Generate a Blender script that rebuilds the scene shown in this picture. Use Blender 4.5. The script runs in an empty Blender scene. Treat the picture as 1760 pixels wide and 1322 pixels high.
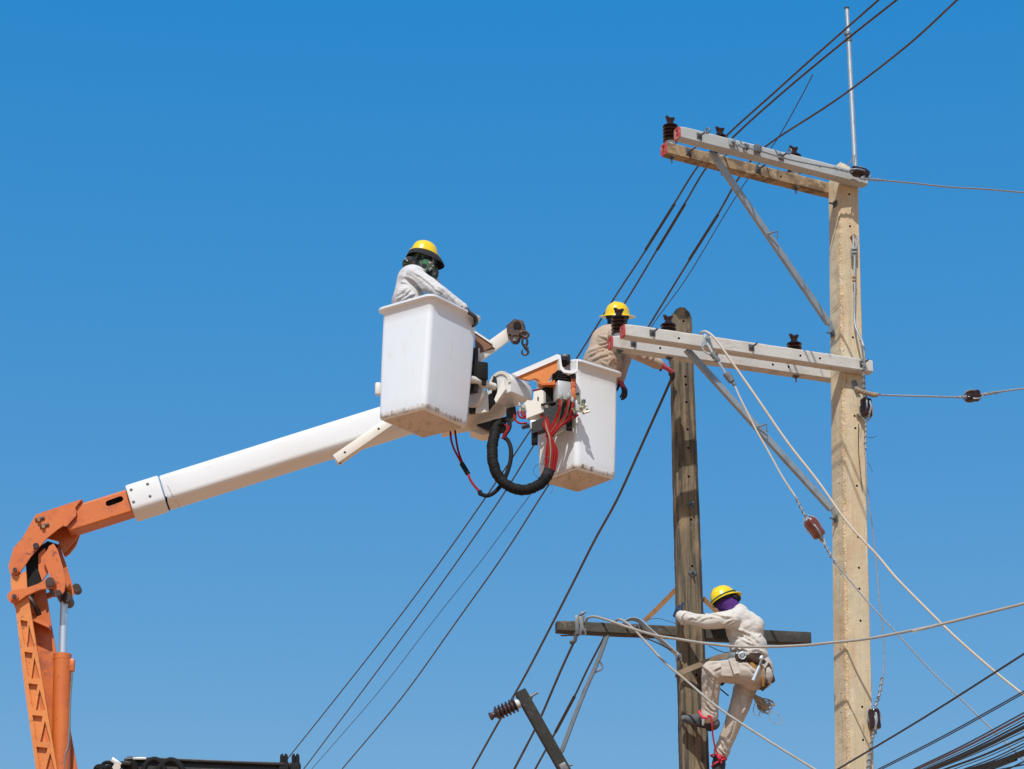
import bpy, bmesh, math, random
import numpy as np
from mathutils import Vector as V, Matrix, Quaternion
random.seed(7); np.random.seed(7)
R = math.radians
scene = bpy.context.scene
COL = scene.collection

# ------------------------------------------------------------------ camera
FPX, CXP, CYP, CAMZ, PITCH = 5000.0, 880.0, 661.0, 1.6, R(20.5)
cam_data = bpy.data.cameras.new('camera')
cam_data.sensor_width = 36.0
cam_data.lens = 36.0 * FPX / 1760.0
cam_data.clip_start = 0.5
cam_data.clip_end = 4000
cam = bpy.data.objects.new('camera', cam_data)
cam.location = (0, 0, CAMZ)
cam.rotation_euler = (R(90) + PITCH, 0, 0)
COL.objects.link(cam)
scene.camera = cam

# ------------------------------------------------------------------ sky and sun
SUN_EL = R(52)
SUN_H = V((-0.15, -0.99, 0)).normalized()          # horizontal direction towards the sun
world = bpy.data.worlds.new('World')
scene.world = world
world.use_nodes = True
wn = world.node_tree
bg = wn.nodes['Background']
sky = wn.nodes.new('ShaderNodeTexSky')
sky.sky_type = 'NISHITA'
sky.sun_disc = False
sky.sun_elevation = SUN_EL
sky.sun_rotation = math.atan2(SUN_H.x, SUN_H.y)
sky.altitude = 0
sky.air_density = 1.0
sky.dust_density = 0.6
sky.ozone_density = 2.0
# photographic colour response: saturation spread and brightness compressed evenly over the whole sky
sep = wn.nodes.new('ShaderNodeSeparateColor'); sep.mode = 'HSV'
com = wn.nodes.new('ShaderNodeCombineColor'); com.mode = 'HSV'
wn.links.new(sky.outputs[0], sep.inputs[0])
def wmath(op, a, b):
    n = wn.nodes.new('ShaderNodeMath'); n.operation = op
    wn.links.new(a, n.inputs[0]); n.inputs[1].default_value = b; return n.outputs[0]
wn.links.new(wmath('ADD', sep.outputs[0], -0.0075), com.inputs[0])
sr = wn.nodes.new('ShaderNodeMapRange')
sr.inputs['From Min'].default_value = 0.426; sr.inputs['From Max'].default_value = 0.662
sr.inputs['To Min'].default_value = 0.30; sr.inputs['To Max'].default_value = 0.96
wn.links.new(sep.outputs[1], sr.inputs['Value']); wn.links.new(sr.outputs[0], com.inputs[1])
wn.links.new(wmath('MULTIPLY', wmath('POWER', sep.outputs[2], 0.20), 3.33), com.inputs[2])
wn.links.new(com.outputs[0], bg.inputs['Color'])
bg.inputs['Strength'].default_value = 0.115

sun_data = bpy.data.lights.new('sun', 'SUN')
sun_data.energy = 3.15
sun_data.angle = R(0.5)
sun_data.color = (1.0, 0.975, 0.935)
sun = bpy.data.objects.new('sun', sun_data)
sdir = SUN_H * math.cos(SUN_EL) + V((0, 0, math.sin(SUN_EL)))
sun.rotation_euler = sdir.to_track_quat('Z', 'Y').to_euler()
sun.location = (-10, -20, 40)
COL.objects.link(sun)

vs = scene.view_settings
vs.view_transform = 'Standard'
vs.look = 'None'
vs.gamma = 1.0
vs.use_curve_mapping = False
vs.exposure = 0.3

# ------------------------------------------------------------------ survey: photo pixel -> point of the place
_s, _c = math.sin(PITCH), math.cos(PITCH)
def ray(px, py):
    x = (px - CXP) / FPX; y = -(py - CYP) / FPX
    return V((x, _c - _s * y, _s + _c * y))
def J(px, py, Y):
    d = ray(px, py); return V((0, 0, CAMZ)) + d * (Y / d.y)
def PZ(px, py, Z):
    d = ray(px, py); return V((0, 0, CAMZ)) + d * ((Z - CAMZ) / d.z)

# ------------------------------------------------------------------ materials
def mat(name, base, rough=0.6, metal=0.0, layers=(), bump=(), spec=0.5, coat=0.0):
    """layers: (kind, scale, stretch, lo, hi, colour, amount); bump: (scale, stretch, strength, distance)"""
    m = bpy.data.materials.new(name); m.use_nodes = True
    t = m.node_tree; N = t.nodes; L = t.links
    b = N['Principled BSDF']
    b.inputs['Roughness'].default_value = rough
    b.inputs['Metallic'].default_value = metal
    b.inputs['Specular IOR Level'].default_value = spec
    if coat:
        b.inputs['Coat Weight'].default_value = coat; b.inputs['Coat Roughness'].default_value = 0.15
    tc = N.new('ShaderNodeTexCoord')
    def mapped(stretch, off):
        mp = N.new('ShaderNodeMapping'); mp.inputs['Scale'].default_value = stretch
        mp.inputs['Location'].default_value = (off * 3.1, off * 1.7, off * 2.3)
        L.new(tc.outputs['Object'], mp.inputs['Vector']); return mp.outputs[0]
    rgb = N.new('ShaderNodeRGB'); rgb.outputs[0].default_value = (*base, 1)
    cur = rgb.outputs[0]
    for i, (kind, scale, stretch, lo, hi, colr, amt) in enumerate(layers):
        vec = mapped(stretch, i + 1)
        if kind == 'v':
            tx = N.new('ShaderNodeTexVoronoi'); tx.inputs['Scale'].default_value = scale; out = tx.outputs['Distance']
        else:
            tx = N.new('ShaderNodeTexNoise'); tx.inputs['Scale'].default_value = scale
            tx.inputs['Detail'].default_value = 6; tx.inputs['Roughness'].default_value = 0.62; out = tx.outputs['Fac']
        L.new(vec, tx.inputs['Vector'])
        mr = N.new('ShaderNodeMapRange'); mr.inputs['From Min'].default_value = lo; mr.inputs['From Max'].default_value = hi
        mr.inputs['To Min'].default_value = 0; mr.inputs['To Max'].default_value = amt
        L.new(out, mr.inputs['Value'])
        mx = N.new('ShaderNodeMix'); mx.data_type = 'RGBA'
        L.new(mr.outputs[0], mx.inputs['Factor']); L.new(cur, mx.inputs['A']); mx.inputs['B'].default_value = (*colr, 1)
        cur = mx.outputs['Result']
    L.new(cur, b.inputs['Base Color'])
    prev = None
    for i, (scale, stretch, strength, dist) in enumerate(bump):
        tx = N.new('ShaderNodeTexNoise'); tx.inputs['Scale'].default_value = scale; tx.inputs['Detail'].default_value = 5
        L.new(mapped(stretch, i + 7), tx.inputs['Vector'])
        bp = N.new('ShaderNodeBump'); bp.inputs['Strength'].default_value = strength; bp.inputs['Distance'].default_value = dist
        L.new(tx.outputs['Fac'], bp.inputs['Height'])
        if prev: L.new(prev, bp.inputs['Normal'])
        prev = bp.outputs[0]
    if prev: L.new(prev, b.inputs['Normal'])
    return m

ONE = (1, 1, 1)
MT = {}
MT['ground'] = mat('sandy_ground', (0.46, 0.25, 0.13), 0.95, layers=[('n', 0.4, ONE, .4, .65, (.38, .20, .10), .6), ('n', 6, ONE, .45, .7, (.50, .29, .17), .5)], bump=[(9, ONE, .6, .05)])
MT['pole'] = mat('cream_concrete', (0.585, 0.475, 0.305), 0.9, layers=[
    ('n', 2.6, (1, 1, .35), .42, .66, (.66, .54, .37), .8), ('n', 7, (1, 1, .6), .50, .70, (.49, .42, .30), .7),
    ('n', 14, (1.6, 1.6, .05), .52, .66, (.46, .38, .26), .75), ('n', 20, (2, 2, .05), .57, .66, (.70, .61, .46), .6),
    ('n', 2.4, (2, 2, .5), .53, .66, (.56, .36, .18), .6), ('n', 24, (1, 1, .16), .62, .68, (.33, .23, .14), .75),
    ('v', 13, ONE, .10, .06, (.22, .14, .08), .6)],
    bump=[(18, ONE, .22, .02), (110, ONE, .22, .005)])
MT['pole_edge'] = mat('spalled_concrete_edge', (0.60, 0.42, 0.235), 0.95, layers=[
    ('n', 22, ONE, .46, .62, (.66, .52, .36), .8), ('n', 48, ONE, .55, .68, (.30, .17, .08), .75), ('n', 5, ONE, .52, .66, (.58, .50, .38), .8)],
    bump=[(45, ONE, .9, .02)])
MT['arm_white'] = mat('pale_concrete', (0.55, 0.53, 0.485), 0.85, layers=[
    ('n', 5, ONE, .45, .68, (.48, .455, .41), .75), ('n', 26, ONE, .58, .72, (.40, .375, .33), .5), ('n', 3.4, ONE, .55, .68, (.43, .36, .26), .6), ('n', 16, (.3, .3, 1), .60, .70, (.36, .33, .28), .55), ('n', 90, ONE, .66, .74, (.25, .22, .18), .6)],
    bump=[(40, ONE, .25, .01), (160, ONE, .2, .004)])
MT['arm_grey'] = mat('grey_concrete', (0.43, 0.45, 0.44), 0.85, layers=[
    ('n', 5, ONE, .42, .66, (.365, .375, .36), .75), ('n', 24, ONE, .57, .72, (.35, .335, .30), .5), ('n', 90, ONE, .66, .74, (.23, .21, .18), .6)],
    bump=[(40, ONE, .25, .01), (160, ONE, .2, .004)])
MT['arm_rust'] = mat('stained_brown_concrete', (0.34, 0.235, 0.13), 0.9, layers=[
    ('n', 6, ONE, .48, .58, (.15, .10, .058), .9), ('n', 10, ONE, .56, .68, (.52, .42, .28), .8), ('n', 4.2, ONE, .62, .70, (.55, .33, .10), .8), ('n', 50, ONE, .58, .70, (.12, .08, .05), .6)],
    bump=[(40, ONE, .4, .012)])
MT['old_pole'] = mat('weathered_concrete', (0.205, 0.152, 0.090), 0.92, layers=[
    ('n', 7, (1, 1, .10), .44, .62, (.125, .10, .068), .85), ('n', 16, (1.4, 1.4, .07), .48, .58, (.05, .043, .034), .9),
    ('n', 5, (1, 1, .5), .55, .70, (.30, .215, .115), .8), ('n', 60, ONE, .60, .72, (.07, .06, .045), .7), ('n', 34, (2.5, 2.5, .18), .70, .76, (.50, .45, .36), .8)],
    bump=[(30, (1, 1, .2), .5, .02), (110, ONE, .35, .006)])
MT['old_arm'] = mat('dark_weathered_concrete', (0.088, 0.075, 0.055), 0.92, layers=[
    ('n', 5, ONE, .45, .62, (.055, .05, .043), .85), ('n', 14, ONE, .58, .70, (.22, .19, .14), .7), ('n', 70, ONE, .6, .72, (.03, .028, .025), .7)],
    bump=[(36, ONE, .5, .015)])
MT['hanging_arm'] = mat('sooty_concrete', (0.026, 0.024, 0.020), 0.92, layers=[('n', 7, ONE, .5, .66, (.042, .039, .033), .8), ('n', 30, ONE, .62, .72, (.09, .083, .07), .6)], bump=[(36, ONE, .5, .015)])
MT['black_arm'] = mat('blackened_concrete', (0.05, 0.046, 0.04), 0.92, layers=[('n', 6, ONE, .5, .66, (.085, .078, .066), .8), ('n', 18, ONE, .66, .74, (.25, .23, .2), .5)], bump=[(36, ONE, .5, .015)])
MT['red_paint'] = mat('red_end_paint', (0.50, 0.05, 0.045), 0.75, layers=[('n', 26, ONE, .50, .64, (.46, .34, .29), .8), ('n', 60, ONE, .58, .68, (.16, .03, .03), .7)], bump=[(50, ONE, .4, .01)])
MT['hole_shade'] = mat('painted_hole_shade', (0.03, 0.025, 0.02), 0.95)  # near-black colour paints the shade inside holes and slots
MT['galv'] = mat('galvanised_steel', (0.40, 0.45, 0.475), 0.48, 0.55, layers=[('v', 40, ONE, .1, .5, (.50, .55, .575), .5), ('n', 9, ONE, .5, .7, (.28, .32, .34), .6)], bump=[(60, ONE, .1, .004)])
MT['galv_brace'] = mat('dull_blue_grey_galvanising', (0.33, 0.385, 0.42), 0.5, 0.5, layers=[('v', 40, ONE, .1, .5, (.34, .39, .415), .5), ('n', 9, ONE, .5, .7, (.19, .215, .23), .6)], bump=[(60, ONE, .1, .004)])
MT['galv_dark'] = mat('aged_galvanised_steel', (0.20, 0.215, 0.22), 0.55, 0.5, layers=[('n', 14, ONE, .5, .7, (.11, .10, .09), .7)], bump=[(60, ONE, .2, .004)])
MT['bolt'] = mat('dull_steel_bolt', (0.16, 0.165, 0.165), 0.5, 0.7, layers=[('n', 40, ONE, .5, .65, (.10, .07, .05), .7)])
MT['rust_strap'] = mat('rusty_flat_steel', (0.36, 0.185, 0.075), 0.8, 0.1, layers=[('n', 20, ONE, .5, .65, (.17, .08, .04), .7)])
MT['porcelain'] = mat('brown_glazed_porcelain', (0.026, 0.009, 0.008), 0.16, 0, layers=[('n', 6, ONE, .5, .7, (.050, .015, .012), .6)], spec=.5)
MT['porcelain_old'] = mat('dusty_brown_porcelain', (0.048, 0.028, 0.029), 0.4, 0, layers=[('n', 12, ONE, .5, .7, (.085, .06, .062), .6)])
MT['porcelain_red'] = mat('red_brown_porcelain', (0.16, 0.045, 0.03), 0.3, 0, layers=[('n', 20, ONE, .5, .7, (.10, .03, .022), .6)])
MT['ins_base'] = mat('white_cement_foot', (0.62, 0.66, 0.66), 0.6)
MT['conductor'] = mat('weathered_aluminium_cable', (0.085, 0.068, 0.058), 0.6, 0.25, layers=[('n', 3, ONE, .45, .65, (.125, .105, .09), .7)], bump=[(300, ONE, .4, .003)])
MT['sleeve'] = mat('dark_splice_sleeve', (0.055, 0.045, 0.04), 0.6, 0.2)
MT['thin_wire'] = mat('thin_dark_wire', (0.055, 0.06, 0.07), 0.6)
MT['grey_cable'] = mat('grey_sheathed_cable', (0.38, 0.355, 0.31), 0.7, layers=[('n', 8, ONE, .45, .7, (.29, .265, .225), .7)], bump=[(200, ONE, .3, .003)])
MT['pale_rope'] = mat('pale_cotton_rope', (0.60, 0.54, 0.44), 0.85, layers=[('n', 10, ONE, .45, .7, (.50, .43, .33), .7)], bump=[(220, ONE, .5, .004)])
MT['steel_cable'] = mat('stranded_steel_cable', (0.33, 0.36, 0.38), 0.5, 0.45, layers=[('n', 60, ONE, .45, .65, (.17, .19, .20), .6)], bump=[(260, ONE, .5, .003)])
MT['black_cable'] = mat('black_service_cable', (0.022, 0.022, 0.026), 0.5, layers=[('n', 4, ONE, .5, .7, (.05, .045, .05), .6)])
MT['mauve_cable'] = mat('faded_mauve_cable', (0.16, 0.105, 0.125), 0.55)
# boom lift
MT['white'] = mat('white_gelcoat', (0.795, 0.825, 0.85), 0.32, layers=[
    ('n', 3, ONE, .55, .75, (.74, .76, .77), .6), ('n', 12, (1, 1, .3), .60, .74, (.64, .62, .57), .5), ('n', 36, (1, 1, .05), .66, .73, (.55, .50, .43), .45), ('n', 60, ONE, .70, .76, (.42, .36, .28), .5)], bump=[(5, ONE, .05, .02)], coat=.25)
MT['white_arm'] = mat('white_fibreglass_boom', (0.76, 0.765, 0.76), 0.36, layers=[
    ('n', 3, (.4, 1, 1), .55, .75, (.74, .71, .66), .6), ('n', 22, (.3, 1, 1), .68, .78, (.52, .44, .34), .6)], bump=[(5, ONE, .05, .02)], coat=.2)
MT['cream'] = mat('cream_painted_steel', (0.74, 0.70, 0.62), 0.42, layers=[
    ('n', 6, ONE, .56, .74, (.63, .57, .47), .6), ('n', 40, ONE, .67, .76, (.28, .20, .13), .7)], bump=[(30, ONE, .08, .01)], coat=.1)
MT['scuffed_white'] = mat('scuffed_white_edge', (0.76, 0.76, 0.75), 0.5, layers=[('n', 9, (1, 1, .6), .46, .64, (.52, .46, .38), .75), ('n', 50, (.5, .5, .25), .54, .64, (.16, .12, .09), .85)], bump=[(40, ONE, .2, .006)])
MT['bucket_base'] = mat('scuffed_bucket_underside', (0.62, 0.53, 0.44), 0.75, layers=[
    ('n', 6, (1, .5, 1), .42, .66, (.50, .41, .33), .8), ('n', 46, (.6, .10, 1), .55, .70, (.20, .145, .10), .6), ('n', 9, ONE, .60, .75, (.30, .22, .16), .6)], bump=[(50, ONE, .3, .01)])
MT['orange'] = mat('worn_orange_paint', (0.62, 0.155, 0.030), 0.42, layers=[
    ('n', 4, ONE, .45, .68, (.55, .125, .028), .8), ('n', 10, ONE, .60, .70, (.40, .10, .04), .75), ('n', 8, ONE, .63, .68, (.20, .045, .025), .8), ('n', 5, ONE, .54, .66, (.47, .095, .022), .7), ('n', 28, (1, 1, .5), .675, .71, (.07, .028, .02), .85), ('n', 9, (.3, 1, .3), .63, .70, (.28, .075, .04), .7), ('n', 7, ONE, .66, .74, (.66, .25, .09), .6)],
    bump=[(30, ONE, .12, .01)], coat=.15)
MT['orange_light'] = mat('pale_orange_paint', (0.70, 0.235, 0.055), 0.45, layers=[  # lighter orange for the near boom plate and the carrier web
    ('n', 5, ONE, .45, .68, (.62, .19, .045), .8), ('n', 24, ONE, .62, .69, (.22, .07, .03), .85), ('n', 12, ONE, .60, .70, (.46, .13, .045), .7)], bump=[(30, ONE, .12, .01)])
MT['chrome'] = mat('chromed_rod', (0.66, 0.72, 0.78), 0.34, 0.6)
MT['rubber'] = mat('black_rubber', (0.011, 0.0105, 0.0105), 0.75, spec=.25, bump=[(80, ONE, .3, .006)])
MT['black_metal'] = mat('greasy_black_steel', (0.025, 0.023, 0.022), 0.42, 0.3, layers=[('n', 16, ONE, .55, .7, (.07, .045, .03), .7)], bump=[(40, ONE, .3, .008)])
MT['rusty_dark'] = mat('rusty_dark_steel', (0.055, 0.035, 0.03), 0.5, 0.5, layers=[('n', 18, ONE, .5, .66, (.12, .06, .04), .7)], bump=[(60, ONE, .3, .006)])
MT['brown_plate'] = mat('brown_primed_plate', (0.19, 0.075, 0.03), 0.6, layers=[('n', 20, ONE, .5, .66, (.07, .03, .018), .7)])
MT['red_hose'] = mat('red_hydraulic_hose', (0.27, 0.009, 0.010), 0.6, spec=.15, layers=[('n', 10, ONE, .5, .7, (.26, .015, .02), .7)])
MT['olive_hose'] = mat('olive_hose', (0.16, 0.12, 0.06), 0.5)
MT['alu'] = mat('machined_aluminium', (0.58, 0.58, 0.55), 0.42, 0.45, layers=[('n', 20, ONE, .55, .7, (.40, .39, .36), .6), ('n', 60, ONE, .66, .74, (.1, .09, .08), .7)])
MT['brass'] = mat('plated_fitting', (0.42, 0.38, 0.22), 0.3, 0.85)
# people
def cloth(name, a, b, rough=.85):
    return mat(name, a, rough, layers=[('n', 5, ONE, .42, .68, b, .8), ('n', 26, ONE, .62, .74, tuple(x * .82 for x in b), .22)], bump=[(13, (1, 1, 1.6), .55, .022), (420, ONE, .25, .002)], spec=.2)
MT['shirt_grey'] = cloth('pale_grey_twill', (0.61, 0.595, 0.585), (.57, .55, .54))
MT['shirt_beige'] = cloth('beige_twill', (0.50, 0.385, 0.285), (.44, .33, .24))
MT['shirt_cream'] = cloth('cream_twill', (0.625, 0.59, 0.535), (.57, .53, .47))
MT['trousers'] = cloth('khaki_grey_twill', (0.53, 0.475, 0.41), (.475, .42, .355))
MT['skin'] = mat('tanned_skin', (0.30, 0.165, 0.10), 0.5)
MT['helmet'] = mat('yellow_helmet_plastic', (0.86, 0.60, 0.006), 0.25, coat=.3, layers=[('n', 7, ONE, .5, .7, (.80, .53, .005), .6)])
MT['black_cloth'] = mat('black_cloth', (0.014, 0.013, 0.018), 0.85, bump=[(40, ONE, .4, .01)])
MT['navy_cloth'] = mat('navy_cloth', (0.012, 0.025, 0.10), 0.85, bump=[(40, ONE, .5, .012)])
MT['purple_cloth'] = mat('purple_cloth', (0.075, 0.012, 0.17), 0.85, layers=[('n', 8, ONE, .45, .65, (.045, .008, .11), .8)], bump=[(22, (1, 1, 2), .6, .02)])
MT['green_strap'] = mat('green_elastic', (0.008, 0.10, 0.035), 0.7)
MT['camo'] = mat('camouflage_cloth', (0.030, 0.040, 0.025), 0.85, layers=[
    ('n', 15, ONE, .50, .52, (.03, .13, .06), 1), ('n', 19, ONE, .54, .56, (.13, .08, .07), 1), ('n', 13, ONE, .55, .57, (.006, .008, .015), 1), ('n', 24, ONE, .585, .60, (.42, .42, .40), 1)],
    bump=[(24, ONE, .6, .015)])
MT['glove_dark'] = mat('dark_grey_knit_glove', (0.045, 0.047, 0.055), 0.85, layers=[('n', 16, ONE, .5, .65, (.11, .11, .12), .6)], bump=[(200, ONE, .4, .003)])
MT['glove_black'] = mat('black_coated_glove', (0.012, 0.012, 0.016), 0.55)
MT['glove_red'] = mat('red_knit_cuff', (0.52, 0.075, 0.10), 0.85, bump=[(160, ONE, .4, .003)])
MT['glove_navy'] = mat('navy_knit_glove', (0.018, 0.032, 0.075), 0.85)
MT['boot_grey'] = mat('grey_canvas_boot', (0.085, 0.088, 0.092), 0.85, layers=[('n', 14, ONE, .45, .65, (.17, .17, .17), .7)], bump=[(60, ONE, .4, .006)])
MT['boot_black'] = mat('black_boot', (0.016, 0.015, 0.018), 0.6, bump=[(60, ONE, .3, .006)])
MT['red_cord'] = mat('red_nylon_cord', (0.62, 0.025, 0.055), 0.6)
MT['leather'] = mat('brown_leather', (0.07, 0.04, 0.027), 0.7, layers=[('n', 14, ONE, .45, .65, (.036, .022, .017), .8)], spec=.25, bump=[(60, ONE, .3, .006)])
MT['webbing'] = mat('khaki_webbing', (0.27, 0.205, 0.13), 0.85, layers=[('n', 14, ONE, .45, .65, (.19, .14, .09), .8)])
MT['ochre'] = mat('ochre_leather', (0.46, 0.22, 0.04), 0.6)
MT['twine'] = mat('tan_twine', (0.36, 0.28, 0.19), 0.9, layers=[('n', 30, ONE, .45, .65, (.20, .15, .10), .8)])
# ------------------------------------------------------------------ mesh helpers
def frame(x, up=(0, 0, 1)):
    x = V(x).normalized(); u = V(up)
    y = u.cross(x)
    if y.length < 1e-5: y = V((0, 1, 0)).cross(x)
    y.normalize(); z = x.cross(y)
    return x, y, z
def mtx(o, x, y, z):
    return Matrix(((x[0], y[0], z[0], o[0]), (x[1], y[1], z[1], o[1]), (x[2], y[2], z[2], o[2]), (0, 0, 0, 1)))
def spline(pts, n=8):
    """Catmull-Rom through the points"""
    P = [V(p) for p in pts]
    if len(P) < 3: return P
    P = [P[0] * 2 - P[1]] + P + [P[-1] * 2 - P[-2]]
    out = []
    for i in range(1, len(P) - 2):
        a, b, c, d = P[i - 1:i + 3]
        for k in range(n):
            t = k / n
            out.append(0.5 * ((2 * b) + (c - a) * t + (2 * a - 5 * b + 4 * c - d) * t * t + (3 * b - a - 3 * c + d) * t ** 3))
    out.append(P[-2]); return out

class MB:
    def __init__(s): s.bm = bmesh.new()
    def box(s, M, size, bevel=0.0, seg=2):
        r = bmesh.ops.create_cube(s.bm, size=1.0, matrix=M @ Matrix.Diagonal((*size, 1)))
        if bevel:
            es = {e for v in r['verts'] for e in v.link_edges}
            bmesh.ops.bevel(s.bm, geom=list(es), offset=bevel, segments=seg, profile=0.5, affect='EDGES')
        return s
    def bar(s, p0, p1, w, h, up=(0, 0, 1), bevel=0.0):
        p0, p1 = V(p0), V(p1); x, y, z = frame(p1 - p0, up)
        return s.box(mtx((p0 + p1) / 2, x, y, z), ((p1 - p0).length, w, h), bevel)
    def rings(s, rings, caps=True, closed=True):
        R_ = [[s.bm.verts.new(p) for p in r] for r in rings]
        n = len(R_[0])
        for a, b in zip(R_[:-1], R_[1:]):
            for i in range(n if closed else n - 1):
                j = (i + 1) % n
                s.bm.faces.new((a[i], a[j], b[j], b[i]))
        if caps:
            s.bm.faces.new(R_[0][::-1]); s.bm.faces.new(R_[-1])
        return s
    def cyl(s, p0, p1, r0, r1=None, seg=14):
        r1 = r0 if r1 is None else r1
        p0, p1 = V(p0), V(p1); x, y, z = frame(p1 - p0)
        return s.rings([[p + (y * math.cos(2 * math.pi * i / seg) + z * math.sin(2 * math.pi * i / seg)) * r for i in range(seg)] for p, r in ((p0, r0), (p1, r1))])
    def tube(s, pts, r, seg=8, n=0, wob=None):
        P = spline(pts, n) if n else [V(p) for p in pts]
        T = []
        for i in range(len(P)):
            T.append((P[min(i + 1, len(P) - 1)] - P[max(i - 1, 0)]).normalized())
        _, y, z = frame(T[0]); rings = []
        for i, p in enumerate(P):
            if i:
                q = T[i - 1].rotation_difference(T[i]); y = q @ y; z = q @ z
            rr = r(i, len(P)) if callable(r) else r
            rings.append([p + (y * math.cos(2 * math.pi * k / seg) + z * math.sin(2 * math.pi * k / seg)) * rr for k in range(seg)])
        return s.rings(rings)
    def lathe(s, prof, M, seg=18):
        """profile of (radius, height) along M's z"""
        rg = [[M @ V((r * math.cos(2 * math.pi * i / seg), r * math.sin(2 * math.pi * i / seg), h)) for i in range(seg)] for r, h in prof]
        return s.rings(rg)
    def prism(s, pts, off):
        off = V(off); pts = [V(p) for p in pts]
        return s.rings([pts, [p + off for p in pts]])
    def ell(s, M, seg=20, rg=12):
        bmesh.ops.create_uvsphere(s.bm, u_segments=seg, v_segments=rg, radius=1.0, matrix=M); return s
    def cap(s, p0, p1, r0, r1, seg=14, hr=5):
        p0, p1 = V(p0), V(p1)
        x, y, z = frame(p1 - p0) if (p1 - p0).length > 1e-6 else (V((1, 0, 0)), V((0, 1, 0)), V((0, 0, 1)))
        L = []
        for i in range(1, hr + 1):
            a = math.pi / 2 * i / hr; L.append((p0 - x * r0 * math.cos(a), r0 * math.sin(a)))
        for i in range(0, hr):
            a = math.pi / 2 * i / hr; L.append((p1 + x * r1 * math.sin(a), r1 * math.cos(a)))
        return s.rings([[c + (y * math.cos(2 * math.pi * k / seg) + z * math.sin(2 * math.pi * k / seg)) * r for k in range(seg)] for c, r in L])
    def mesh(s, name, origin=(0, 0, 0), sharp=32, smooth=True):
        bm = s.bm
        bmesh.ops.recalc_face_normals(bm, faces=bm.faces[:])
        bmesh.ops.translate(bm, verts=bm.verts[:], vec=-V(origin))
        for f in bm.faces: f.smooth = smooth
        for e in bm.edges:
            if len(e.link_faces) == 2 and e.calc_face_angle(0) > R(sharp): e.smooth = False
        me = bpy.data.meshes.new(name); bm.to_mesh(me); bm.free(); return me

ROOTLOC = {}
def rootof(o):
    while o.parent: o = o.parent
    return o
def link(name, me, material, parent=None, label=None, origin=None):
    o = bpy.data.objects.new(name, me)
    if material is not None and not me.materials: me.materials.append(MT[material] if isinstance(material, str) else material)
    if parent: o.parent = parent
    elif origin is not None: o.location = origin
    if label: o['label'] = label
    COL.objects.link(o); return o
def part(name, mb, material, parent, label=None, sharp=32, smooth=True):
    me = mb.mesh(name, ROOTLOC[rootof(parent).name], sharp, smooth)
    return link(name, me, material, parent, label)
def thing(name, label, cat, loc, group=None):
    o = bpy.data.objects.new(name, None); o.empty_display_size = .2; o.location = loc
    o['label'] = label; o['category'] = cat
    if group: o['group'] = group
    COL.objects.link(o); ROOTLOC[o.name] = V(loc); return o
def solo(name, mb, material, label, cat, loc, group=None, kind=None, sharp=32):
    me = mb.mesh(name, loc, sharp); o = link(name, me, material, None, None, loc)
    if kind: o['kind'] = kind
    else: o['label'] = label; o['category'] = cat
    if group: o['group'] = group
    return o
def evaluated(o):
    dg = bpy.context.evaluated_depsgraph_get(); dg.update()
    return bpy.data.meshes.new_from_object(o.evaluated_get(dg))
def carve(o, cutter, flat=True):
    """subtract the closed volumes in cutter (world coordinates) from part o"""
    me = cutter.mesh('cutter', ROOTLOC.get(rootof(o).name, V((0, 0, 0))))
    c = bpy.data.objects.new('cutter', me); c.parent = o.parent; COL.objects.link(c)
    me.materials.append(MT['hole_shade']); o.data.materials.append(MT['hole_shade'])
    md = o.modifiers.new('carve', 'BOOLEAN'); md.object = c; md.solver = 'EXACT'; md.operation = 'DIFFERENCE'
    try: md.material_mode = 'TRANSFER'
    except Exception: pass
    nm = evaluated(o); o.modifiers.clear(); old = o.data; o.data = nm; nm.name = old.name + '_carved'
    bpy.data.objects.remove(c)
    if flat: nm.polygons.foreach_set('use_smooth', np.zeros(len(nm.polygons), bool))
    return o

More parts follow.
